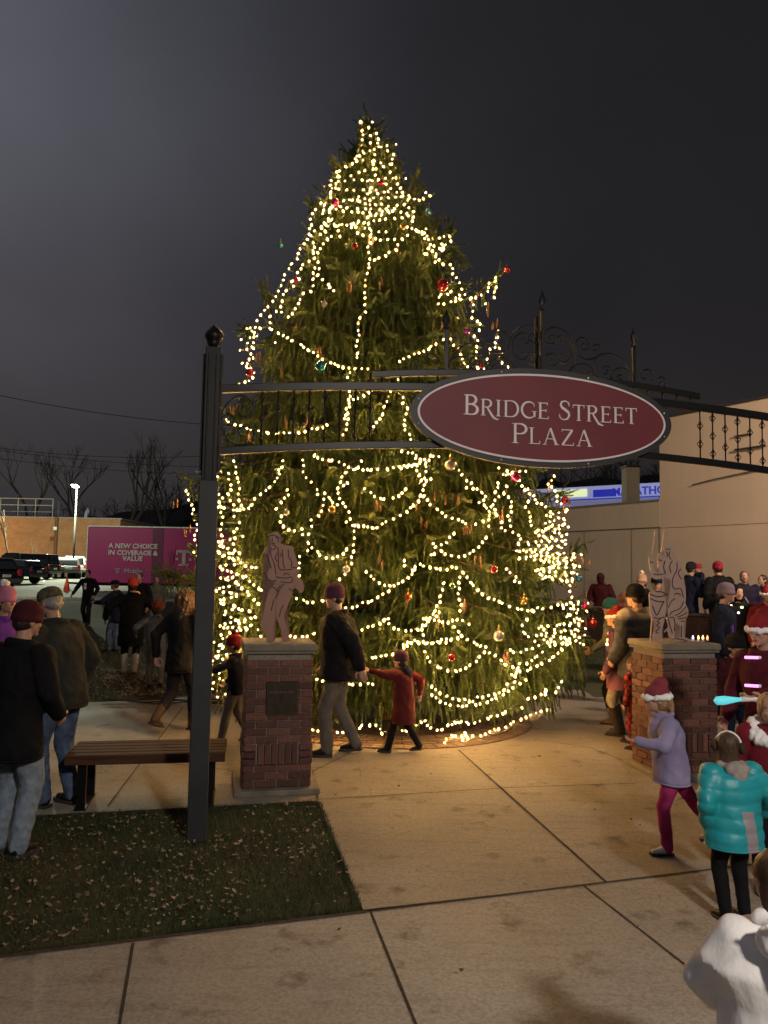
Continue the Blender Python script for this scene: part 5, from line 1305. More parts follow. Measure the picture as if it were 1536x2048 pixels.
def cloth(n, c, bs=180, rough=.85, bd=.0015, **k):
    m_ = pmat('cloth_'+n, c, rough, 0, k.pop('var', .22), k.pop('vs', 7), bs, 0, spec=.15, **k)
    if 'creased' not in m_:
        m_['creased'] = 1; nt_ = m_.node_tree; b_ = nt_.nodes['Principled BSDF']; v_ = coord(nt_, 'Object', (1, 1, .55))
        w_ = nt_.nodes.new('ShaderNodeTexNoise'); w_.noise_type = 'RIDGED_MULTIFRACTAL'; w_.inputs['Scale'].default_value = 7; w_.inputs['Detail'].default_value = 3; nt_.links.new(v_, w_.inputs['Vector'])
        bump(nt_, b_, mathn(nt_, 'ADD', w_.outputs['Fac'], mathn(nt_, 'MULTIPLY', noisen(nt_, v_, bs, 2), .12)), .022, .55)
    return m_
HAIR = lambda n, c: pmat('hair_'+n, c, .5, 0, .45, 60, 160, .006, sc3=(1, 1, .25))
def headM(pos, hh, yaw, pitch): return Matrix.Translation(pos) @ Matrix.Rotation(yaw, 4, 'Z') @ Matrix.Rotation(pitch, 4, 'X') @ Matrix.Scale(hh, 4)
def lathe_el(mb, prof_, M, n=24, ex=.37, ey=.45, cy=-.02):
    """dome profile (radius factor, z) in head units"""
    s0 = mb.n; mb.loft([(0, cy, z, max(.002, ex*r), max(.002, ey*r)) for r, z in prof_], n); mb.xform(M, s0)
def person(label, xy, yaw, h, coat=None, hem=.44, w=1., bulk=1., armb=None, trousers=None, shoes=None, boots=0., hat=None, hair=None, la=None, ra=None, ll=None, rl=None,
           lean=.04, hy=0., hp=0., near=False, quilt=0., z0=None, group=None, sleeves=None, face=False, fold=.011, hood=None, cat='person', kid=None, extra=None, skirt=1., gloves=None):
    x, y = xy[0], xy[1]; zg = ter(x, y)+.012 if z0 is None else z0
    t = thing('person', label, cat, (x, y, zg), yaw, group)
    kid = h < 1.38 if kid is None else kid
    hh = h/(6.1 if kid else 7.4); v = .0075 if near else .014; v2 = .012 if near else .02
    hipz = .515*h; shz = (.795 if kid else .815)*h; sw = .105*h*w*(1.06 if kid else 1.)
    Y = lambda z: lean*max(0, z-hipz)*1.6 if z > hipz else 0
    shl = Vector((-sw, Y(shz), shz-.01*h)); shr = Vector((sw, Y(shz), shz-.01*h))
    hc = Vector((0, Y(h)+.01*h, h-hh*.5))
    M = headM(hc, hh, hy, hp)
    B = MB()
    # head
    s0 = B.n
    B.ell((0, -.02, .12), (.335, .42, .375), None, 20, 14); B.ell((0, .10, -.13), (.265, .30, .35), None, 18, 12)
    B.cap((-.13, .345, .075), (.13, .345, .075), .055, .055, 8); B.cap((0, .38, .02), (0, .455, -.10), .035, .055, 8)
    B.cap((-.09, .365, -.235), (.09, .365, -.235), .038, .038, 8); B.ell((0, .315, -.36), (.12, .10, .09)); B.ell((-.16, .28, -.09), (.09, .10, .10)); B.ell((.16, .28, -.09), (.09, .10, .10))
    for s_ in (-1, 1): B.ell((s_*.335, -.02, -.04), (.045, .09, .13))
    B.xform(M, s0)
    B.cap((0, Y(shz)-.005*h, shz-.01*h), hc+Vector((0, -.01*h, -hh*.25)), .034*h, .031*h)
    # trunk and limbs under the clothes
    B.loft([(0, 0, hipz-.05*h, .07*h, .05*h), (0, 0, hipz+.03*h, .08*h, .055*h), (0, Y(.62*h), .62*h, .07*h, .05*h), (0, Y(.74*h), .74*h, .085*h*w, .058*h), (0, Y(shz), shz, .07*h*w, .04*h)], 16)
    arms = []
    for s_, sh, tg in ((-1, shl, la), (1, shr, ra)):
        tg = tg or (.035, .03, -.30); c = sh+Vector((s_*tg[0]*h, tg[1]*h, tg[2]*h))
        pole = Vector((s_*.8, -1, -.15)) if len(tg) < 4 else Vector((s_*tg[3], tg[4], tg[5]))
        el, wr = ik(sh, c, .168*h, .150*h, pole); arms.append((sh, el, wr))
        B.cap(sh, el, .030*h, .024*h); B.cap(el, wr, .024*h, .0165*h)
        # hand: palm, four unequal fingers, thumb
        d = (wr-el).normalized(); side = Vector((0, 1, 0))-d*d.y
        if side.length < .3: side = Vector((1, 0, 0))-d*d.x
        side.normalize(); pn = d.cross(side)*s_; q = .090*h*(1.05 if not kid else .95)
        R = Matrix((side, d, pn)).transposed(); B.ell(wr+d*q*.30, (.235*q, .34*q, .125*q), R, 12, 8)
        fr = max(.0068, .078*q)
        for k, (o_, L_) in enumerate(((-.17, .40), (-.06, .46), (.06, .48), (.17, .42))):
            p = wr+d*q*.52+side*q*o_; a1 = p+(d-pn*.25).normalized()*q*L_*.42; a2 = a1+(d*.8-pn*.65).normalized()*q*L_*.34; a3 = a2+(d*.4-pn).normalized()*q*L_*.26
            B.cap(p, a1, fr, fr*.95, 8); B.cap(a1, a2, fr*.95, fr*.88, 8); B.cap(a2, a3, fr*.88, fr*.75, 8)
        p = wr+d*q*.20+side*q*.20; a1 = p+(d*.6+side*.75-pn*.3).normalized()*q*.28; a2 = a1+(d*.9+side*.15-pn*.35).normalized()*q*.24; B.cap(p, a1, fr*1.2, fr*1.05, 8); B.cap(a1, a2, fr*1.05, fr*.85, 8)
    legs = []
    for s_, lg in ((-1, ll), (1, rl)):
        lg = lg or (.0, .0, .0); hp_ = Vector((s_*.052*h, 0, hipz)); an = Vector((s_*(.055+lg[0])*h, lg[1]*h, .045*h+lg[2]*h))
        kn, an = ik(hp_, an, .245*h, .238*h, (s_*.12, 1, 0)); legs.append((hp_, kn, an, lg))
        B.cap(hp_, kn, .045*h, .032*h); B.cap(kn, an, .032*h, .021*h); B.cap(an, an+Vector((0, .02*h, -.018*h)), .013*h, .010*h)
    bo = blob('body', B, v, SK, t, 3)
    # trousers
    if trousers:
        T = MB(); T.loft([(0, 0, hipz-.07*h, .075*h, .06*h), (0, 0, hipz, .098*h*(1+.4*(w-1)), .072*h), (0, Y(.6*h), .6*h, .08*h, .06*h)], 18)
        for (hp_, kn, an, lg) in legs:
            T.cap(hp_+Vector((0, 0, -.01*h)), kn, .058*h*skirt, .043*h*skirt); e = an+(an-kn).normalized()*.008*h if not boots else kn.lerp(an, max(.05, 1.02-boots)); T.cap(kn, e, .043*h*skirt, (.034 if not boots else .034+.008*boots)*h*skirt)
        blob('trousers', T, v2, trousers, t, 4, fold*.7, 12, 0, x*3)
    # footwear
    for (hp_, kn, an, lg), s_ in zip(legs, (-1, 1)):
        S = MB(); tilt = -min(1.1, max(0, lg[2]*6)) if lg[1] < 0 else min(.35, lg[2]*4)
        R = Matrix.Rotation(s_*-.12, 3, 'Z') @ Matrix.Rotation(tilt, 3, 'X')
        def sp(p): return an+R @ Vector((p[0]*h, p[1]*h, p[2]*h))
        S.cap(sp((0, -.008, -.015)), sp((0, .030, -.020)), .028*h, .025*h, 12); S.cap(sp((0, .03, -.024)), sp((0, .085, -.030)), .024*h, .0165*h, 12)
        if boots: S.cap(sp((0, 0, 0)), an.lerp(kn, boots), .031*h, .038*h, 12)
        so = S; sh_ = blob('boot' if boots else 'shoe', S, .008 if near else .011, shoes or cloth('black_leather', (.015, .014, .014), 60, .45), t, 2)
        g = MB(); pts = [(-.027, -.035), (.027, -.035), (.031, .02), (.033, .07), (.018, .108), (-.018, .108), (-.033, .07), (-.031, .02)]
        vs = [sp((a, b_, -.0475)) for a, b_ in pts]+[sp((a*.97, b_*.97, -.034)) for a, b_ in pts]
        g.add(vs, [tuple(reversed(range(8))), tuple(range(8, 16))]+[(i, (i+1) % 8, 8+(i+1) % 8, 8+i) for i in range(8)]); g.build('sole', cloth('sole_rubber', (.05, .045, .04), 40, .8), sh_)
    # coat
    if coat:
        C = MB(); b = bulk; hz = hem*h; fl = 1+.5*max(0, .52-hem)
        C.loft([(0, Y(hz)*.5, hz, .104*h*b*fl, .082*h*b*fl), (0, 0, hz+.02*h, .108*h*b*fl, .086*h*b*fl), (0, 0, max(hz+.03*h, .53*h), .107*h*b, .084*h*b), (0, Y(.62*h), .625*h, .104*h*b, .080*h*b), (0, Y(.72*h), .72*h, .112*h*b*w, .082*h*b),
                (0, Y(shz), shz-.015*h, .108*h*b**.5*w, .070*h*b), (0, Y(shz), shz+.012*h, .078*h*w, .055*h), (0, Y(shz)+.004*h, shz+.035*h, .046*h, .046*h)], 24)
        for (sh, el, wr) in arms:
            ab = armb or b; C.cap(sh+Vector((0, 0, -.006*h)), el, .046*h*ab, .037*h*ab); C.cap(el, el.lerp(wr, .96), .037*h*ab, .027*h*ab)
        C.tube([(.050*h*math.cos(a), Y(shz)+.004*h+.052*h*math.sin(a), shz+.030*h-.008*h*math.sin(a)) for a in [i*PI/8 for i in range(16)]], .016*h, 8, closed=True)
        blob('coat', C, v2*.9, coat, t, 5, fold, 8, quilt, x*5+y)
        g = MB(); g.tube([(.1045*h*b*fl*math.cos(a), Y(hz)*.5+.0825*h*b*fl*math.sin(a), hz+.004*h) for a in [i*PI/16 for i in range(32)]], .0065*h, 6, closed=True); g.build('hem', coat, t, True)
        g = MB()
        for (sh, el, wr) in arms: d = (wr-el).normalized(); g.tube([wr-d*.030*h, wr-d*.004*h], [.0235*h*b**.5, .0225*h*b**.5], 14)
        g.build('cuff', sleeves or coat, t, True)
    if gloves:
        g = MB()
        for (sh, el, wr) in arms:
            d = (wr-el).normalized(); g.cap(wr, wr+d*.055*h, .021*h, .024*h); g.cap(wr+d*.05*h, wr+d*.088*h-Vector((0, 0, .005*h)), .022*h, .015*h); g.cap(wr+d*.02*h, wr+d*.045*h+Vector((0, .028*h, 0)), .01*h, .009*h)
        blob('mitten', g, .01, gloves, t, 2)
    # hair
    if hair:
        kind, hm = hair; Hh = MB(); s0 = Hh.n
        Hh.ell((0, -.055, .135), (.365, .42, .385), None, 20, 14)
        if kind in ('long', 'curly', 'pony', 'bob'): Hh.ell((0, -.14, -.08), (.36, .32, .40), None, 18, 12)
        if kind in ('long', 'curly'): Hh.loft([(0, -.20, -1.05 if kind == 'long' else -.70, .22, .09), (0, -.24, -.8 if kind == 'long' else -.6, .34, .15), (0, -.22, -.45, .37, .22), (0, -.16, -.1, .36, .28)], 16)
        if kind == 'curly': Hh.ell((-.30, -.10, -.36), (.26, .28, .36)); Hh.ell((.30, -.10, -.36), (.26, .28, .36)); Hh.ell((0, -.14, .12), (.60, .56, .50)); Hh.ell((0, -.34, -.40), (.62, .34, .60))
        if kind == 'pony': Hh.ell((0, -.46, .12), (.13, .14, .13)); Hh.loft([(0, -.52, -.75, .05, .05), (0, -.55, -.4, .13, .11), (0, -.52, -.05, .14, .12), (0, -.46, .1, .08, .08)], 12)
        if kind == 'bun': Hh.ell((0, -.36, .36), (.20, .20, .18))
        if kind == 'short': Hh.ell((0, -.16, -.06), (.335, .28, .28))
        Hh.xform(M, s0); blob('hair', Hh, .009 if near else .014, hm, t, 2, .018 if kind == 'curly' else .004, 26 if kind == 'curly' else 34, 0, x)
    if hood:
        g = MB(); s0 = g.n
        if hood[0] == 'up': g.ell((0, -.09, .10), (.44, .46, .50), None, 22, 14); g.ell((0, -.12, -.30), (.42, .40, .32), None, 18, 12); g.cap((0, -.40, .25), (0, -.50, .05), .14, .12)
        else: g.ell((0, -.50, -.62), (.46, .26, .28), None, 18, 12); g.cap((-.42, -.18, -.52), (.42, -.18, -.52), .14, .14); g.ell((0, -.62, -.85), (.26, .16, .26))
        g.xform(Matrix.Translation(hc) @ Matrix.Scale(hh, 4) if hood[0] != 'up' else M, s0); blob('hood', g, .012 if near else .018, hood[1], t, 4, .005, 12, 0, y)
    # hats
    if hat:
        kind = hat[0]; c1 = hat[1]; c2 = hat[2] if len(hat) > 2 else hat[1]
        if kind in ('beanie', 'pom', 'santa'):
            g = MB()
            if kind == 'santa':
                lathe_el(g, [(1.08, .08), (1.10, .20), (1.02, .32), (.82, .44), (.58, .54), (.3, .60), (.05, .62)], M)
                dx = hat[3] if len(hat) > 3 else .5; s0 = g.n
                g.tube(catmull([(0, -.05, .40), (dx*.45, -.20, .56), (dx*1.0, -.36, .46), (dx*1.4, -.48, .18), (dx*1.5, -.52, -.08)], 4), [.34-.26*i/16 for i in range(17)], 12); g.xform(M, s0)
                ho = blob('hat', g, .010 if near else .015, c1, t, 3, .005, 14, 0, x)
                q = MB(); s0 = q.n; q.tube([(.40*math.cos(a), -.02+.475*math.sin(a), .12-.05*math.sin(a)) for a in [i*PI/12 for i in range(24)]], .105, 10, closed=True); q.ell((dx*1.5, -.52, -.16), .14, None, 14, 10); q.xform(M, s0)
                blob('hat_trim', q, .008 if near else .013, c2, ho, 1, .010, 30, 0, y)
            else:
                lathe_el(g, [(1.00, -.02), (1.08, .0), (1.10, .08), (1.09, .16), (1.05, .18), (1.05, .30), (.99, .42), (.84, .535), (.58, .62), (.25, .665), (.02, .675)], M)
                if kind == 'pom': s0 = g.n; ho = g.build('hat', c1, t, True); q = MB(); q.ell((0, -.02, .74), .17, None, 16, 12); q.xform(M); blob('pompom', q, .009, c2, ho, 1, .012, 30)
                else: g.build('hat', c1, t, True)
        if kind == 'cap':
            g = MB(); lathe_el(g, [(1.05, .12), (1.07, .22), (1.04, .34), (.9, .46), (.62, .54), (.3, .575), (.02, .585)], M); s0 = g.n
            g.loft([(0, .52, .13, .24, .26), (0, .52, .15, .25, .27)], 20); g.ell((0, -.02, .59), (.03, .03, .02)); g.xform(M, s0); g.build('hat', c1, t, True)
        if kind == 'headband':
            g = MB(); s0 = g.n; g.tube([(.40*math.cos(a), -.02, .10+.43*math.sin(a)) for a in [-.1+i*(PI+.2)/14 for i in range(15)]], .035, 8); g.xform(M, s0); hb = g.build('headband', c1, t, True)
            for s_ in (-1, 1): g = MB(); g.ell((s_*.42, -.02, .02), (.12, .20, .20), None, 14, 10); g.xform(M); blob('ear_muff', g, .008, c2, hb, 1, .008, 30)
    if face:
        for s_ in (-1, 1):
            g = MB(); g.ell((s_*.135, .352, .018), (.052, .035, .034), None, 12, 8); g.xform(M); eo = g.build('eye', pmat('eye_white', (.6, .57, .53), .2), t, True)
            g = MB(); g.ell((s_*.135, .378, .018), (.022, .014, .024), None, 10, 6); g.xform(M); g.build('iris', pmat('iris', (.03, .02, .012), .15), eo, True)
            g = MB(); g.cap((s_*.07, .385, .095), (s_*.20, .345, .100), .014, .010, 6); g.xform(M); g.build('eyebrow', hair[1] if hair else pmat('brow', (.06, .04, .03), .8), t, True)
        g = MB(); g.cap((-.075, .396, -.238), (.075, .396, -.238), .017, .017, 8); g.xform(M); g.build('lips', pmat('lips', (.36, .11, .10), .45), t, True)
    if extra: extra(t, M, arms, h, hh, Y)
    return t, arms, M
def ph(px, d, dy=0): p = YP(px, 1150, d); return (p.x, p.y)
def gx(px, py): p = G(px, py, 0); return (p.x, p.y)
blackc = cloth('black', (.008, .008, .0095)); black2 = cloth('soft_black', (.013, .013, .016)); navy = cloth('navy', (.009, .012, .028)); denimL = cloth('light_denim', (.20, .25, .33), vs=18, col2=(.30, .36, .44)); denim = cloth('denim', (.055, .085, .17), vs=14, col2=(.12, .17, .28))
olive = cloth('olive', (.030, .031, .028)); maroon = cloth('maroon', (.055, .010, .014)); red = cloth('red', (.20, .016, .02)); white = cloth('white_fleece', (.84, .82, .82), 90, .9, .004, var=.06); khaki = cloth('grey_trouser', (.12, .11, .095)); greyc = cloth('grey', (.14, .145, .16))
purple = cloth('purple', (.12, .035, .30)); brownh = HAIR('brown', (.055, .028, .014)); darkh = HAIR('dark', (.02, .013, .01)); greyh = HAIR('grey', (.25, .23, .21)); blondh = HAIR('fair', (.28, .17, .08)); skinw = None
# ---- left group
person('person in black jacket, dark maroon knit hat and pale jeans at the left edge', gx(14, 1712), rad(-22), 1.66, coat=blackc, hem=.385, w=1.12, bulk=1.12, trousers=denimL, hat=('beanie', maroon), hair=('short', darkh), near=True, hp=-.12, hy=rad(-12), la=(.02, .08, -.27), ra=(.0, .10, -.26), skirt=1.1, ll=(.01, .02, 0))
def ear_lines(t, M, arms, h, hh, Y): pass
camo = cloth('camouflage', (.05, .05, .035), vs=28, col2=(.17, .14, .09))
person('person in dark olive jacket, camouflage cap and blue jeans beside the end of the bench', (-2.62, 6.42), rad(66), 1.74, coat=olive, hem=.45, w=1.1, bulk=1.15, trousers=denim, hat=('cap', camo), hair=('short', greyh), near=True, lean=.12, hp=-.30, la=(.0, .10, -.24), ra=(.02, -.02, -.28), face=True, ll=(0, .03, 0), rl=(0, -.03, 0))
person('person in purple coat and pink hat with white pompom, cut off by the left edge', ph(2, 7.4), rad(-110), 1.70, coat=purple, hem=.45, w=1.05, trousers=blackc, hat=('pom', cloth('pink_knit', (.45, .16, .26)), white), hair=('long', brownh), near=True, face=True)
# ---- on the lawn at the left
person('person in all black walking towards the viewer across the lawn, near the cone', ph(178, 25.3), rad(170), 1.78, coat=blackc, hem=.46, w=1.1, trousers=black2, hair=('short', darkh), la=(.05, .06, -.27), ra=(.12, .10, -.25), ll=(.02, .07, 0), rl=(.02, -.06, .01), extra=lambda t, M, a, h, hh, Y: (lambda g: (g.cbox((.02, .165, .70*h), (.09, .02, .20), .005), g.build('white_print', white, t)))(MB()))
person('person in long black coat, bright orange knit hat and pale boots walking over the lawn', gx(258, 1350), rad(14), 1.70, coat=blackc, hem=.30, w=1.08, bulk=1.12, trousers=black2, shoes=cloth('pale_boot', (.42, .36, .32), 60, .7), boots=.75, hat=('beanie', cloth('orange_knit', (.55, .06, .025))), hair=('bob', darkh), la=(.15, .04, -.22), ra=(.16, .02, -.22), ll=(0, .05, 0), rl=(0, -.08, .02), hy=rad(-15))
person('person in a dark coat and black cap behind the orange hat, reaching left', ph(236, 17.5), rad(80), 1.60, coat=navy, hem=.42, trousers=denim, hat=('cap', blackc), hair=('short', brownh), la=(.02, .24, -.12), ra=(.02, .22, -.14), ll=(0, .06, 0))
person('person in a black hoodie with a glowing orange chest emblem in front of the trailer', ph(281, 20), rad(176), 1.76, coat=blackc, hem=.47, w=1.08, trousers=black2, hair=('short', darkh), extra=lambda t, M, a, h, hh, Y: (lambda g: (g.tube([(.075*math.cos(k*PI/8), .172, 1.20+.075*math.sin(k*PI/8)) for k in range(16)], .018, 6, closed=True), g.cbox((0, .175, 1.20), (.03, .012, .09), .003), g.build('chest_emblem', emat('orange_print', (.9, .25, .06), .55), t)))(MB()))
person('person in a grey green jacket standing by the drooping bough in front of the trailer', ph(313, 22), rad(200), 1.66, coat=cloth('grey_green', (.12, .13, .11)), hem=.44, trousers=greyc, hair=('bun', darkh), face=True)
person('small child in grey blue jacket and dull red hat on the lawn, arm raised', ph(318, 12.4), rad(20), 1.38, coat=cloth('slate', (.10, .11, .15)), hem=.42, trousers=greyc, hat=('beanie', cloth('dull_red', (.22, .05, .04))), hair=('bob', brownh), la=(.12, .05, -.16), ra=(.06, 0, -.28), kid=True, ll=(0, .07, 0), rl=(0, -.08, .03))
person('person with big curly brown hair, dark hooded coat and black trousers striding behind the post', gx(357, 1462), rad(-28), 1.64, coat=blackc, hem=.42, w=1.08, bulk=1.1, trousers=black2, shoes=cloth('brown_boot', (.07, .045, .03), 60, .6), boots=.45, hair=('curly', brownh), hood=('down', olive), ll=(.01, -.17, .06), rl=(0, .08, 0), la=(.05, -.10, -.27), ra=(.05, .10, -.26), near=True)
# ---- walking between pillar and tree
person('child in a dark coat and red hat half hidden behind the left brick pillar', gx(470, 1487), rad(84), 1.17, coat=navy, hem=.46, trousers=greyc, hat=('pom', red, red), hair=('short', darkh), la=(.02, .27, -.10), ra=(.02, .12, -.24), ll=(0, .12, .0), rl=(0, -.12, .02), near=True)
JW = gx(676, 1510)
person('tall person in black coat and grey trousers leading a child past the tree', JW, rad(86), 1.76, coat=blackc, hem=.455, w=1.14, bulk=1.42, trousers=khaki, hat=('beanie', cloth('plum_knit', (.07, .025, .05))), hair=('short', darkh), la=(.07, -.16, -.26, .4, -1, 0), ra=(.03, .08, -.28), ll=(.01, .06, 0), rl=(.0, -.10, .015), near=True, hp=-.1)
person('small child in a red coat with a navy hood hurrying behind the tall person', gx(806, 1508), rad(66), 1.06, coat=cloth('brick_red', (.085, .012, .013)), hem=.30, bulk=1.22, trousers=blackc, hat=('beanie', cloth('dark_knit', (.05, .02, .03))), hair=('bob', darkh), hood=('down', navy), la=(.06, .27, .03), ra=(.08, -.12, -.22), ll=(.02, .14, 0), rl=(.02, -.14, .03), near=True)
# ---- right: by the wall
person('person in maroon coat, hood up, behind the dark ledge near the left wall end', tuple(WP(1.80, -.60))[:2], rad(150), 1.66, coat=maroon, hem=.40, w=1.1, bulk=1.15, trousers=blackc, hood=('up', maroon), z0=.30, hy=rad(180), la=(.0, .12, -.22), ra=(.0, .12, -.22))
tdk, arms_, M_ = person('person in a dark navy jacket by the wall holding a small child on the arm', ph(1377, 15.8), rad(-75), 1.77, coat=navy, hem=.44, w=1.1, bulk=1.1, trousers=cloth('dark_green_grey', (.035, .038, .033)), hat=('beanie', black2), hair=('short', darkh), la=(-.02, .20, -.10, .3, -.2, -1), ra=(-.02, .18, -.16, .3, -.2, -1))
person('small child in carmine hat carried on the arm of an adult by the wall', (ph(1398, 15.8)[0], 15.75), rad(100), .92, coat=navy, hem=.42, bulk=1.2, trousers=blackc, hat=('beanie', cloth('carmine', (.25, .02, .04))), z0=1.26, ll=(.02, .16, .12), rl=(.02, .16, .12), la=(0, .18, -.12), kid=True)
person('adult in black jacket and carmine knit hat, standing alone in front of the wall', ph(1440, 15.4), rad(10), 1.78, coat=blackc, hem=.44, w=1.12, bulk=1.15, trousers=blackc, hat=('beanie', cloth('carmine', (.25, .02, .04))), hair=('short', darkh))
def strap(t, M, arms, h, hh, Y):
    g = MB(); g.tube(catmull([(.10, .02, .80*h), (.05, .155, .74*h), (-.06, .175, .62*h), (-.16, .12, .50*h)], 5), .012, 5); g.build('bag_strap', cloth('grey_strap', (.30, .28, .34)), t)
    g = MB(); g.tube([(.085*math.cos(a), .05+.06*math.sin(a), .835*h-.02*math.sin(a)) for a in [i*PI/6 for i in range(12)]], .030, 8, closed=True); g.build('fur_collar', cloth('fur', (.40, .30, .26), 90), t, True)
person('person in dark coat with pale fur collar and a bag strap across the chest', ph(1487, 14.6), rad(165), 1.62, coat=cloth('ink', (.018, .014, .035)), hem=.38, w=1.15, bulk=1.2, trousers=blackc, hair=('bob', brownh), face=True, extra=strap)
person('person with black hair at the right edge in front of the wall, facing left', ph(1530, 14.8), rad(110), 1.56, coat=blackc, hem=.42, trousers=blackc, hair=('long', darkh), face=True)
person('person in full red suit and floppy red hat at the right edge, further back', ph(1533, 11.5), rad(160), 1.62, coat=red, hem=.42, trousers=red, hat=('santa', red, white, -.4), hair=('short', brownh), kid=False)
# ---- right: crowd behind the pillar
person('person in a beige hat with a cream pompom behind the crowd at the pillar', ph(1286, 14.0), rad(140), 1.70, coat=blackc, hem=.42, w=1.1, trousers=blackc, hat=('pom', cloth('rosy_beige', (.45, .28, .20)), cloth('cream', (.70, .62, .42))), hair=('bob', brownh))
person('person with loose auburn curls between the teal hat and the black hat', ph(1254, 11.8), rad(20), 1.64, coat=cloth('plum', (.06, .03, .05)), hem=.42, trousers=blackc, hair=('curly', HAIR('auburn', (.20, .075, .03))))
person('person in a dark blue cap behind the drum of the right cut-out', ph(1313, 13.0), rad(160), 1.78, coat=blackc, hem=.44, w=1.1, trousers=blackc, hat=('cap', navy), hair=('short', brownh), face=True)
m, nt, b = new_mat('two_tone_coat'); tcz = coord(nt); sep = nt.nodes.new('ShaderNodeSeparateXYZ'); nt.links.new(tcz, sep.inputs[0])
nt.links.new(mixc(nt, ramp(nt, mathn(nt, 'SUBTRACT', sep.outputs['Z'], 1.02), [(.40, 0.), (.46, 1.)]), (.035, .038, .048), (.34, .26, .16)), b.inputs['Base Color']); b.inputs['Roughness'].default_value = .8; TWO = m
person('person in grey quilted coat with cream shoulders and black hat behind the right pillar', ph(1281, 9.1), rad(38), 1.80, coat=TWO, hem=.42, w=1.25, bulk=1.45, trousers=blackc, hat=('beanie', blackc), hair=('short', darkh), near=True, quilt=.085, la=(.02, .08, -.27), ra=(.0, .08, -.27), face=True)
person('person in teal knit hat, grey green coat and tan boots left of the right pillar', gx(1232, 1449), rad(55), 1.60, coat=cloth('grey_green', (.12, .13, .11)), hem=.36, trousers=blackc, shoes=cloth('tan_boot', (.20, .12, .06), 60, .6), boots=.35, hat=('beanie', cloth('teal_knit', (.02, .09, .09))), hair=('bob', brownh), near=True, la=(.1, .1, -.2))
def neck_lights(cols):
    def f(t, M, arms, h, hh, Y):
        for k, (c_, dx, dy, dz) in enumerate(cols):
            g = MB(); g.ell((dx, dy, dz), (.022, .018, .018), None, 10, 8); g.build('necklace_light', emat('glow_'+c_, {'red': (1, .06, .04), 'orange': (1, .42, .06), 'warm': (1, .6, .4), 'green': (.6, 1, .2), 'white': (.8, .9, 1)}[c_], 7), t, True)
        g = MB(); g.tube([(.075*math.cos(a), Y(.8*h)+.075*math.sin(a), .835*h-.03*abs(math.sin(a))) for a in [i*PI/6 for i in range(12)]], .006, 5, closed=True); g.build('necklace', blackc, t)
    return f
m, nt, b = new_mat('plum_pink_coat'); sep = nt.nodes.new('ShaderNodeSeparateXYZ'); nt.links.new(coord(nt), sep.inputs[0])
nt.links.new(mixc(nt, ramp(nt, sep.outputs['Z'], [(.62, 1.), (.86, 0.)]), (.060, .024, .060), (.30, .11, .17)), b.inputs['Base Color']); b.inputs['Roughness'].default_value = .85; PLUM = m
person('girl in plum coat, red and white hat, light jeans and tall rubber boots', gx(1240, 1471), rad(62), 1.50, coat=PLUM, hem=.37, bulk=1.12, trousers=cloth('stone_jeans', (.42, .37, .30), vs=16), shoes=cloth('rubber_boot', (.05, .042, .036), 30, .45), boots=.85, hat=('santa', red, white, .55), hair=('long', brownh), near=True, la=(.04, .06, -.29), ra=(.0, .05, -.28), extra=neck_lights([('red', -.13, .10, 1.22), ('orange', -.14, .11, 1.14), ('warm', -.13, .12, 1.09)]), kid=False)
m, nt, b = new_mat('red_plaid'); ck = nt.nodes.new('ShaderNodeTexChecker'); ck.inputs['Scale'].default_value = 22; nt.links.new(coord(nt), ck.inputs['Vector']); ck.inputs['Color1'].default_value = (.45, .03, .03, 1); ck.inputs['Color2'].default_value = (.10, .012, .02, 1)
ck2 = nt.nodes.new('ShaderNodeTexChecker'); ck2.inputs['Scale'].default_value = 9; nt.links.new(coord(nt), ck2.inputs['Vector']); ck2.inputs['Color1'].default_value = (1, 1, 1, 1); ck2.inputs['Color2'].default_value = (.45, .35, .35, 1)
nt.links.new(mixc(nt, 1., ck.outputs['Color'], ck2.outputs['Color'], 'MULTIPLY'), b.inputs['Base Color']); b.inputs['Roughness'].default_value = .9; PLAID = m
person('child in red plaid pyjamas mostly hidden behind the left side of the right pillar', ph(1271, 8.75), rad(40), 1.02, coat=PLAID, hem=.45, bulk=1.1, trousers=PLAID, hair=('short', brownh), near=True)
def scarf(t, M, arms, h, hh, Y):
    g = MB(); g.tube(catmull([(.02, .07, .83*h), (.10, .13, .76*h), (.14, .15, .64*h), (.15, .14, .52*h), (.13, .13, .40*h)], 6), [.030]*25, 8); blob('scarf_end', g, .012, purple, t, 2, .006, 20)
    g = MB(); g.tube(catmull([(.0, .09, .80*h), (.04, .15, .72*h), (.06, .16, .60*h), (.07, .15, .48*h)], 6), [.022]*19, 8); g.build('scarf_stripe', maroon, t, True)
    neck_lights([('warm', -.03, .13, .845*h), ('warm', .03, .13, .84*h)])(t, M, arms, h, hh, Y)
person('tall person in dark coat with hanging purple scarf and grey knit hat', ph(1440, 10.6), rad(-120), 1.82, coat=navy, hem=.34, w=1.12, bulk=1.15, trousers=blackc, hat=('beanie', cloth('heather_knit', (.16, .12, .17))), hair=('short', darkh), extra=scarf)
person('person in a black hooded coat with small green and white lights at the neck', ph(1473, 11.8), rad(172), 1.66, coat=blackc, hem=.36, w=1.1, bulk=1.2, trousers=blackc, hood=('up', blackc), extra=neck_lights([('green', -.02, .16, 1.34), ('white', .03, .17, 1.26)]))
person('child in a black knit hat, maroon jacket and navy trousers right of the pillar', ph(1462, 7.9), rad(195), 1.34, coat=maroon, hem=.50, bulk=1.1, trousers=navy, hat=('beanie', blackc), hair=('short', darkh), ll=(.05, .0, 0), rl=(.05, 0, 0), near=True, la=(.1, .05, -.22), kid=True)
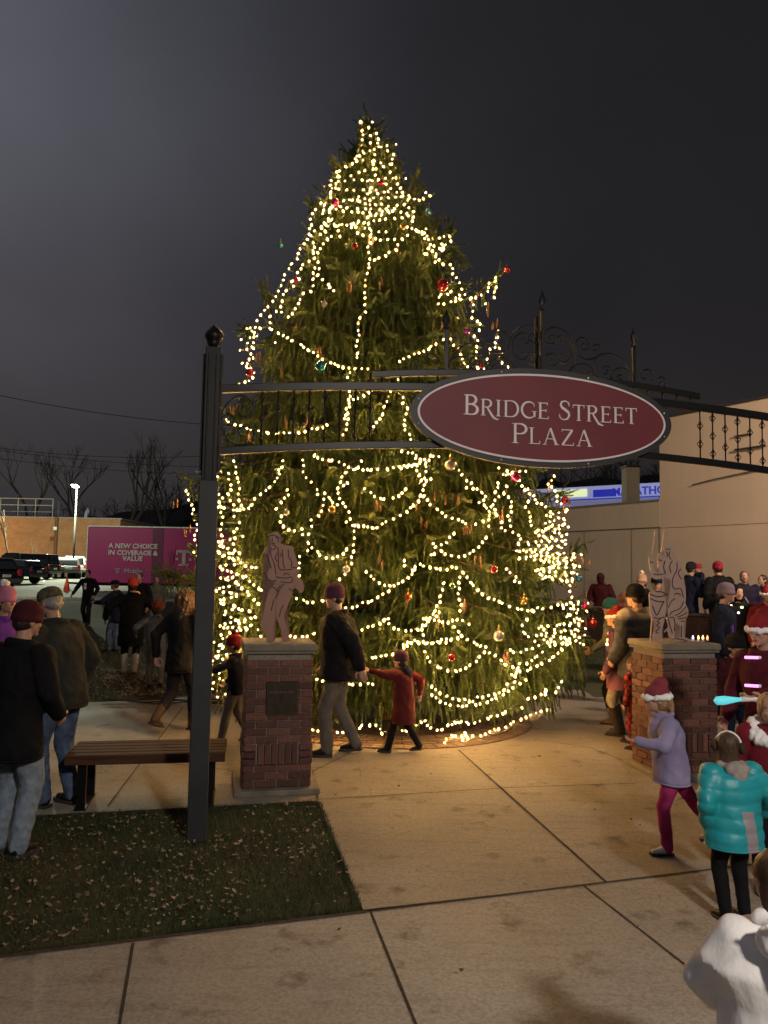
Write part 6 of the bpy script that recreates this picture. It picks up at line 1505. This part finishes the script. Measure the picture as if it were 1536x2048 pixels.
# ---- right foreground
SA = ph(1534, 5.7)
tS, armsS, MS = person('person in red jacket and big white trimmed red hat holding out a light wand', SA, rad(118), 1.66, coat=cloth('red_jacket', (.075, .010, .018)), hem=.42, w=1.05, trousers=blackc, hat=('santa', red, white, -.5), hair=('bob', brownh), near=True, face=True, la=(.04, .24, -.12), ra=(.02, .10, -.26), hp=-.1, kid=False, sleeves=white)
person('child with a fluffy white collar at the right edge below the person with the wand', ph(1532, 4.95), rad(165), 1.22, coat=cloth('burgundy', (.16, .014, .025)), hem=.42, bulk=1.15, trousers=blackc, hair=('bob', blondh), near=True, face=True, hood=('down', white), extra=lambda t, M, a, h, hh, Y: (lambda g: (g.tube([(.10*math.cos(k*PI/6), .03+.085*math.sin(k*PI/6), .80*h-.05*math.sin(k*PI/6)) for k in range(12)], .045, 8, closed=True), blob('fluffy_collar', g, .010, white, t, 1, .014, 26)))(MB()))
m, nt, b = new_mat('lavender_fleece'); nt.links.new(ramp(nt, noisen(nt, coord(nt), 4), [(.3, (.20, .18, .34)), (.7, (.31, .28, .45))]), b.inputs['Base Color']); b.inputs['Roughness'].default_value = .95; LAV = m
person('child in lavender jacket, pink leggings and red hat running left before the pillar', gx(1345, 1706), rad(88), 1.15, coat=LAV, hem=.42, bulk=1.25, trousers=cloth('hot_pink', (.36, .03, .14)), shoes=cloth('white_shoe', (.62, .60, .60), 50, .5), hat=('santa', cloth('faded_red', (.20, .035, .05)), white, .4), hair=('pony', blondh), near=True, la=(.03, .20, -.10), ra=(.06, -.10, -.24), ll=(0, .05, 0), rl=(0, -.30, .05), kid=True, lean=.10)
m, nt, b = new_mat('turquoise_quilt'); sep = nt.nodes.new('ShaderNodeSeparateXYZ'); nt.links.new(coord(nt), sep.inputs[0])
xa = mathn(nt, 'ABSOLUTE', mathn(nt, 'SUBTRACT', sep.outputs['X'], mathn(nt, 'MULTIPLY', mathn(nt, 'SUBTRACT', .75, sep.outputs['Z']), .12)))
inx = mathn(nt, 'LESS_THAN', xa, .036); lowz = mathn(nt, 'LESS_THAN', sep.outputs['Z'], .635); bk = mathn(nt, 'LESS_THAN', sep.outputs['Y'], .02)
nt.links.new(mixc(nt, mathn(nt, 'MULTIPLY', mathn(nt, 'MULTIPLY', inx, lowz), bk), (.012, .30, .36), (.30, .26, .29)), b.inputs['Base Color']); b.inputs['Roughness'].default_value = .45; bump(nt, b, noisen(nt, coord(nt), 22, 4), .006, .6); TQ = m
fur = cloth('grey_fur', (.30, .26, .24), 60, .95, .008, vs=30)
person('girl in turquoise quilted jacket with grey fur hood and dark ear muffs', gx(1471, 1846), rad(8), 1.04, coat=TQ, hem=.40, bulk=1.42, w=1.08, trousers=blackc, hat=('headband', white, cloth('dark_fur', (.05, .035, .03), 60)), hair=('long', brownh), near=True, hy=rad(-36), quilt=.075, ra=(.10, .06, -.24), la=(.02, .02, -.27), hood=('down', fur), kid=True, fold=.006)
def big_hood(t, M, arms, h, hh, Y):
    g = MB(); g.ell((.03, -.155*h, .775*h), (.150*h, .070*h, .095*h), None, 20, 14); g.cap((-.10*h, -.11*h, .82*h), (.12*h, -.12*h, .83*h), .045*h, .05*h); g.cap((-.11*h, -.12*h, .84*h), (-.135*h, -.13*h, .875*h), .022*h, .008*h)
    blob('hood_back', g, .009, white, t, 2, .006, 16)
    g = MB(); g.tube(catmull([(-.10*h, -.19*h, .80*h), (-.06*h, -.235*h, .72*h), (.03*h, -.25*h, .685*h), (.12*h, -.23*h, .70*h)], 6), .004, 6); g.build('red_piping', red, t, True)
person('child in white puffy jacket seen from behind at the bottom right corner', ph(1556, 2.42), rad(6), 1.10, coat=white, hem=.30, bulk=1.78, armb=1.2, w=1.2, trousers=greyc, hair=('long', brownh), near=True, hood=('down', white), la=(-.01, .13, -.24, 1, -.1, 0), ra=(.05, .1, -.2), kid=True, fold=.007, extra=big_hood)
finish_blobs()
# ---- light wand and glow bracelets held at the right edge
wr = tS.matrix_basis @ (armsS[0][2]); wr2 = tS.matrix_basis @ (armsS[1][2])
t = thing('light_wand', 'toy light wand glowing cyan, pointing left from the hand at the right edge', 'toy', wr+Vector((-.06, -.03, -.01)), 0)
dv = Vector((-1, -.1, -.05)).normalized()
g = MB(); g.tube([-dv*.06, dv*.10], [.016, .018], 10); g.build('handle', white, t, True); g = MB(); g.tube([dv*.10, dv*.13, dv*.22, dv*.27, dv*.29], [.012, .016, .030, .028, .006], 12); g.build('blade', emat('wand_cyan', (.10, .55, .62), .8), t, True)
for k, (px, py) in enumerate(((1503, 1315), (1503, 1372), (1497, 1400))):
    p = YP(px, py, 5.47); t = thing('glow_stick', ('violet pink glow stick clipped highest on the red jacket', 'pale pink glow stick clipped midway on the red jacket', 'bright pink glow stick clipped lowest on the red jacket')[k], 'glow stick', p, 0, 'glow sticks at the right edge')
    g = MB(); g.tube([(-.045, 0, .004*k), (.045, 0, 0)], .010, 8); g.build('tube', emat('stick_pink', (1., .25, .9), 2.4), t, True); g = MB(); g.tube([(.045, 0, 0), (.065, 0, 0)], .012, 8); g.build('end_cap', white, t)
# ---- row of toy lights on the right pillar cap
for k, (px, c_) in enumerate(((1386, (.35, .5, 1.)), (1397, (1., .55, .12)), (1406, (1., .7, .2)), (1415, (1., .22, .06)))):
    f = plane_uz(cR+nrm*.02, rad(12)); d = Vector((math.cos(rad(12)), math.sin(rad(12)), 0)); u = f(px, 1285)[0]; p = cR+nrm*.02+d*u+Vector((0, 0, 1.293))
    t = thing('tea_light', ('bluish', 'amber', 'yellow', 'red orange')[k]+' little light standing on the cap of the right pillar', 'candle', p, 0, 'little lights on the right pillar')
    g = MB(); g.tube([(0, 0, 0), (0, 0, .018)], .013, 10); g.build('cup', white, t); g = MB(); g.loft([(0, 0, .018, .006, .006), (0, 0, .028, .011, .011), (0, 0, .042, .006, .006), (0, 0, .055, .001, .001)], 8); g.build('flame', emat('tea%d' % k, c_, 6), t, True)
# ================================================================ night sky and lamps
w = bpy.data.worlds.new('World'); sc.world = w; w.use_nodes = True; nt = w.node_tree; bg = nt.nodes['Background']
tc = nt.nodes.new('ShaderNodeTexCoord'); sep = nt.nodes.new('ShaderNodeSeparateXYZ'); nt.links.new(tc.outputs['Generated'], sep.inputs[0])
# low overcast lit by the town: brighter towards the lamps at the left, darker overhead
leftg = ramp(nt, mathn(nt, 'ADD', mathn(nt, 'MULTIPLY', sep.outputs['X'], -1.), .5), [(.44, 0.), (.72, .26), (.95, .9)], 'B_SPLINE')
high = ramp(nt, sep.outputs['Z'], [(0., (.021, .018, .019)), (.16, (.0205, .0175, .019)), (.34, (.0150, .0140, .0158)), (.62, (.0125, .0122, .014))], 'EASE')
glow = ramp(nt, sep.outputs['Z'], [(0., (.008, .009, .010)), (.12, (.030, .029, .031)), (.30, (.062, .059, .070)), (.52, (.112, .116, .140)), (.75, (.115, .12, .15))], 'EASE')
cl = noisen(nt, tc.outputs['Generated'], 1.6, 5, .55)
colr = mixc(nt, 1., high, mixc(nt, leftg, (0, 0, 0), glow), 'ADD')
colr = mixc(nt, 1., colr, ramp(nt, cl, [(.3, .78), (.7, 1.2)]), 'MULTIPLY')
nt.links.new(colr, bg.inputs['Color']); bg.inputs['Strength'].default_value = 1.0
def lamp(name, loc, power, col, radius=.25, kind='POINT', target=None, size=.6, blend=.6, angle=140):
    L = bpy.data.lights.new(name, kind); L.energy = power; L.color = col
    if kind == 'AREA': L.size = size
    else: L.shadow_soft_size = radius
    if kind == 'SPOT': L.spot_size = rad(angle); L.spot_blend = blend
    o = bpy.data.objects.new(name, L); COL.objects.link(o); o.location = loc
    if target is not None: o.rotation_euler = (Vector(target)-Vector(loc)).to_track_quat('-Z', 'Y').to_euler()
    return o
lamp('street_lamp_and_fill', (2.9, -2.6, 5.1), 1620, (1., .89, .77), .28, 'SPOT', (2.5, 6.5, .9), angle=98, blend=1.)
lamp('street_lamp_and_fill', (-1.5, -9, 7.4), 80, (.92, .93, 1.), .35)  # added white fill behind the viewpoint, not a lamp of the street
lamp('wall_flood_light', (9.2, 8.6, 6.8), 3300, (1., .73, .52), .25, 'SPOT', (6.0, 18.6, 3.0), angle=120)
lamp('corner_lamp_light', (9.8, 6.0, 7.4), 350, (1., .72, .50), .3)
lamp('lot_lamp_and_fill', (LL_.location.x, 62.2, LL_.location.z+hgt-.35), 15000, (.93, 1., .72), .3)
lamp('lot_lamp_and_fill', (-19, 28, 8.5), 2300, (.95, 1., .75), .3, 'SPOT', (-20, 42, 0), angle=100)  # added spot out of view, brightens the trailer side and lawn
lamp('lot_lamp_and_fill', (-46, 78, 4.2), 2900, (1., .62, .28), .4)
lamp('lot_lamp_and_fill', (-62, 80, 4.2), 2500, (1., .62, .28), .4)
lamp('station_light', (8, 30, 7.2), 300, (.7, .75, 1.), .4)
# ================================================================ camera and render settings
cd = bpy.data.cameras.new('camera'); co = bpy.data.objects.new('camera', cd); COL.objects.link(co); sc.camera = co
cd.sensor_fit = 'VERTICAL'; cd.sensor_height = 36; cd.sensor_width = 27; cd.lens = FPX/2048*36; cd.clip_end = 2000; cd.clip_start = .05
co.matrix_world = Matrix(((CR.x, CU.x, -CF.x, 0), (CR.y, CU.y, -CF.y, 0), (CR.z, CU.z, -CF.z, CAMH), (0, 0, 0, 1)))
sc.render.engine = 'CYCLES'; cy = sc.cycles; cy.use_denoising = True
try: cy.denoiser = 'OPENIMAGEDENOISE'
except Exception: pass
cy.max_bounces = 4; cy.diffuse_bounces = 2; cy.glossy_bounces = 2; cy.transmission_bounces = 2; cy.sample_clamp_indirect = 3.; cy.use_light_tree = True; cy.caustics_reflective = False; cy.caustics_refractive = False
vs_ = sc.view_settings; vs_.view_transform = 'Standard'; vs_.look = 'None'; vs_.gamma = 1; vs_.use_curve_mapping = False; vs_.exposure = 0
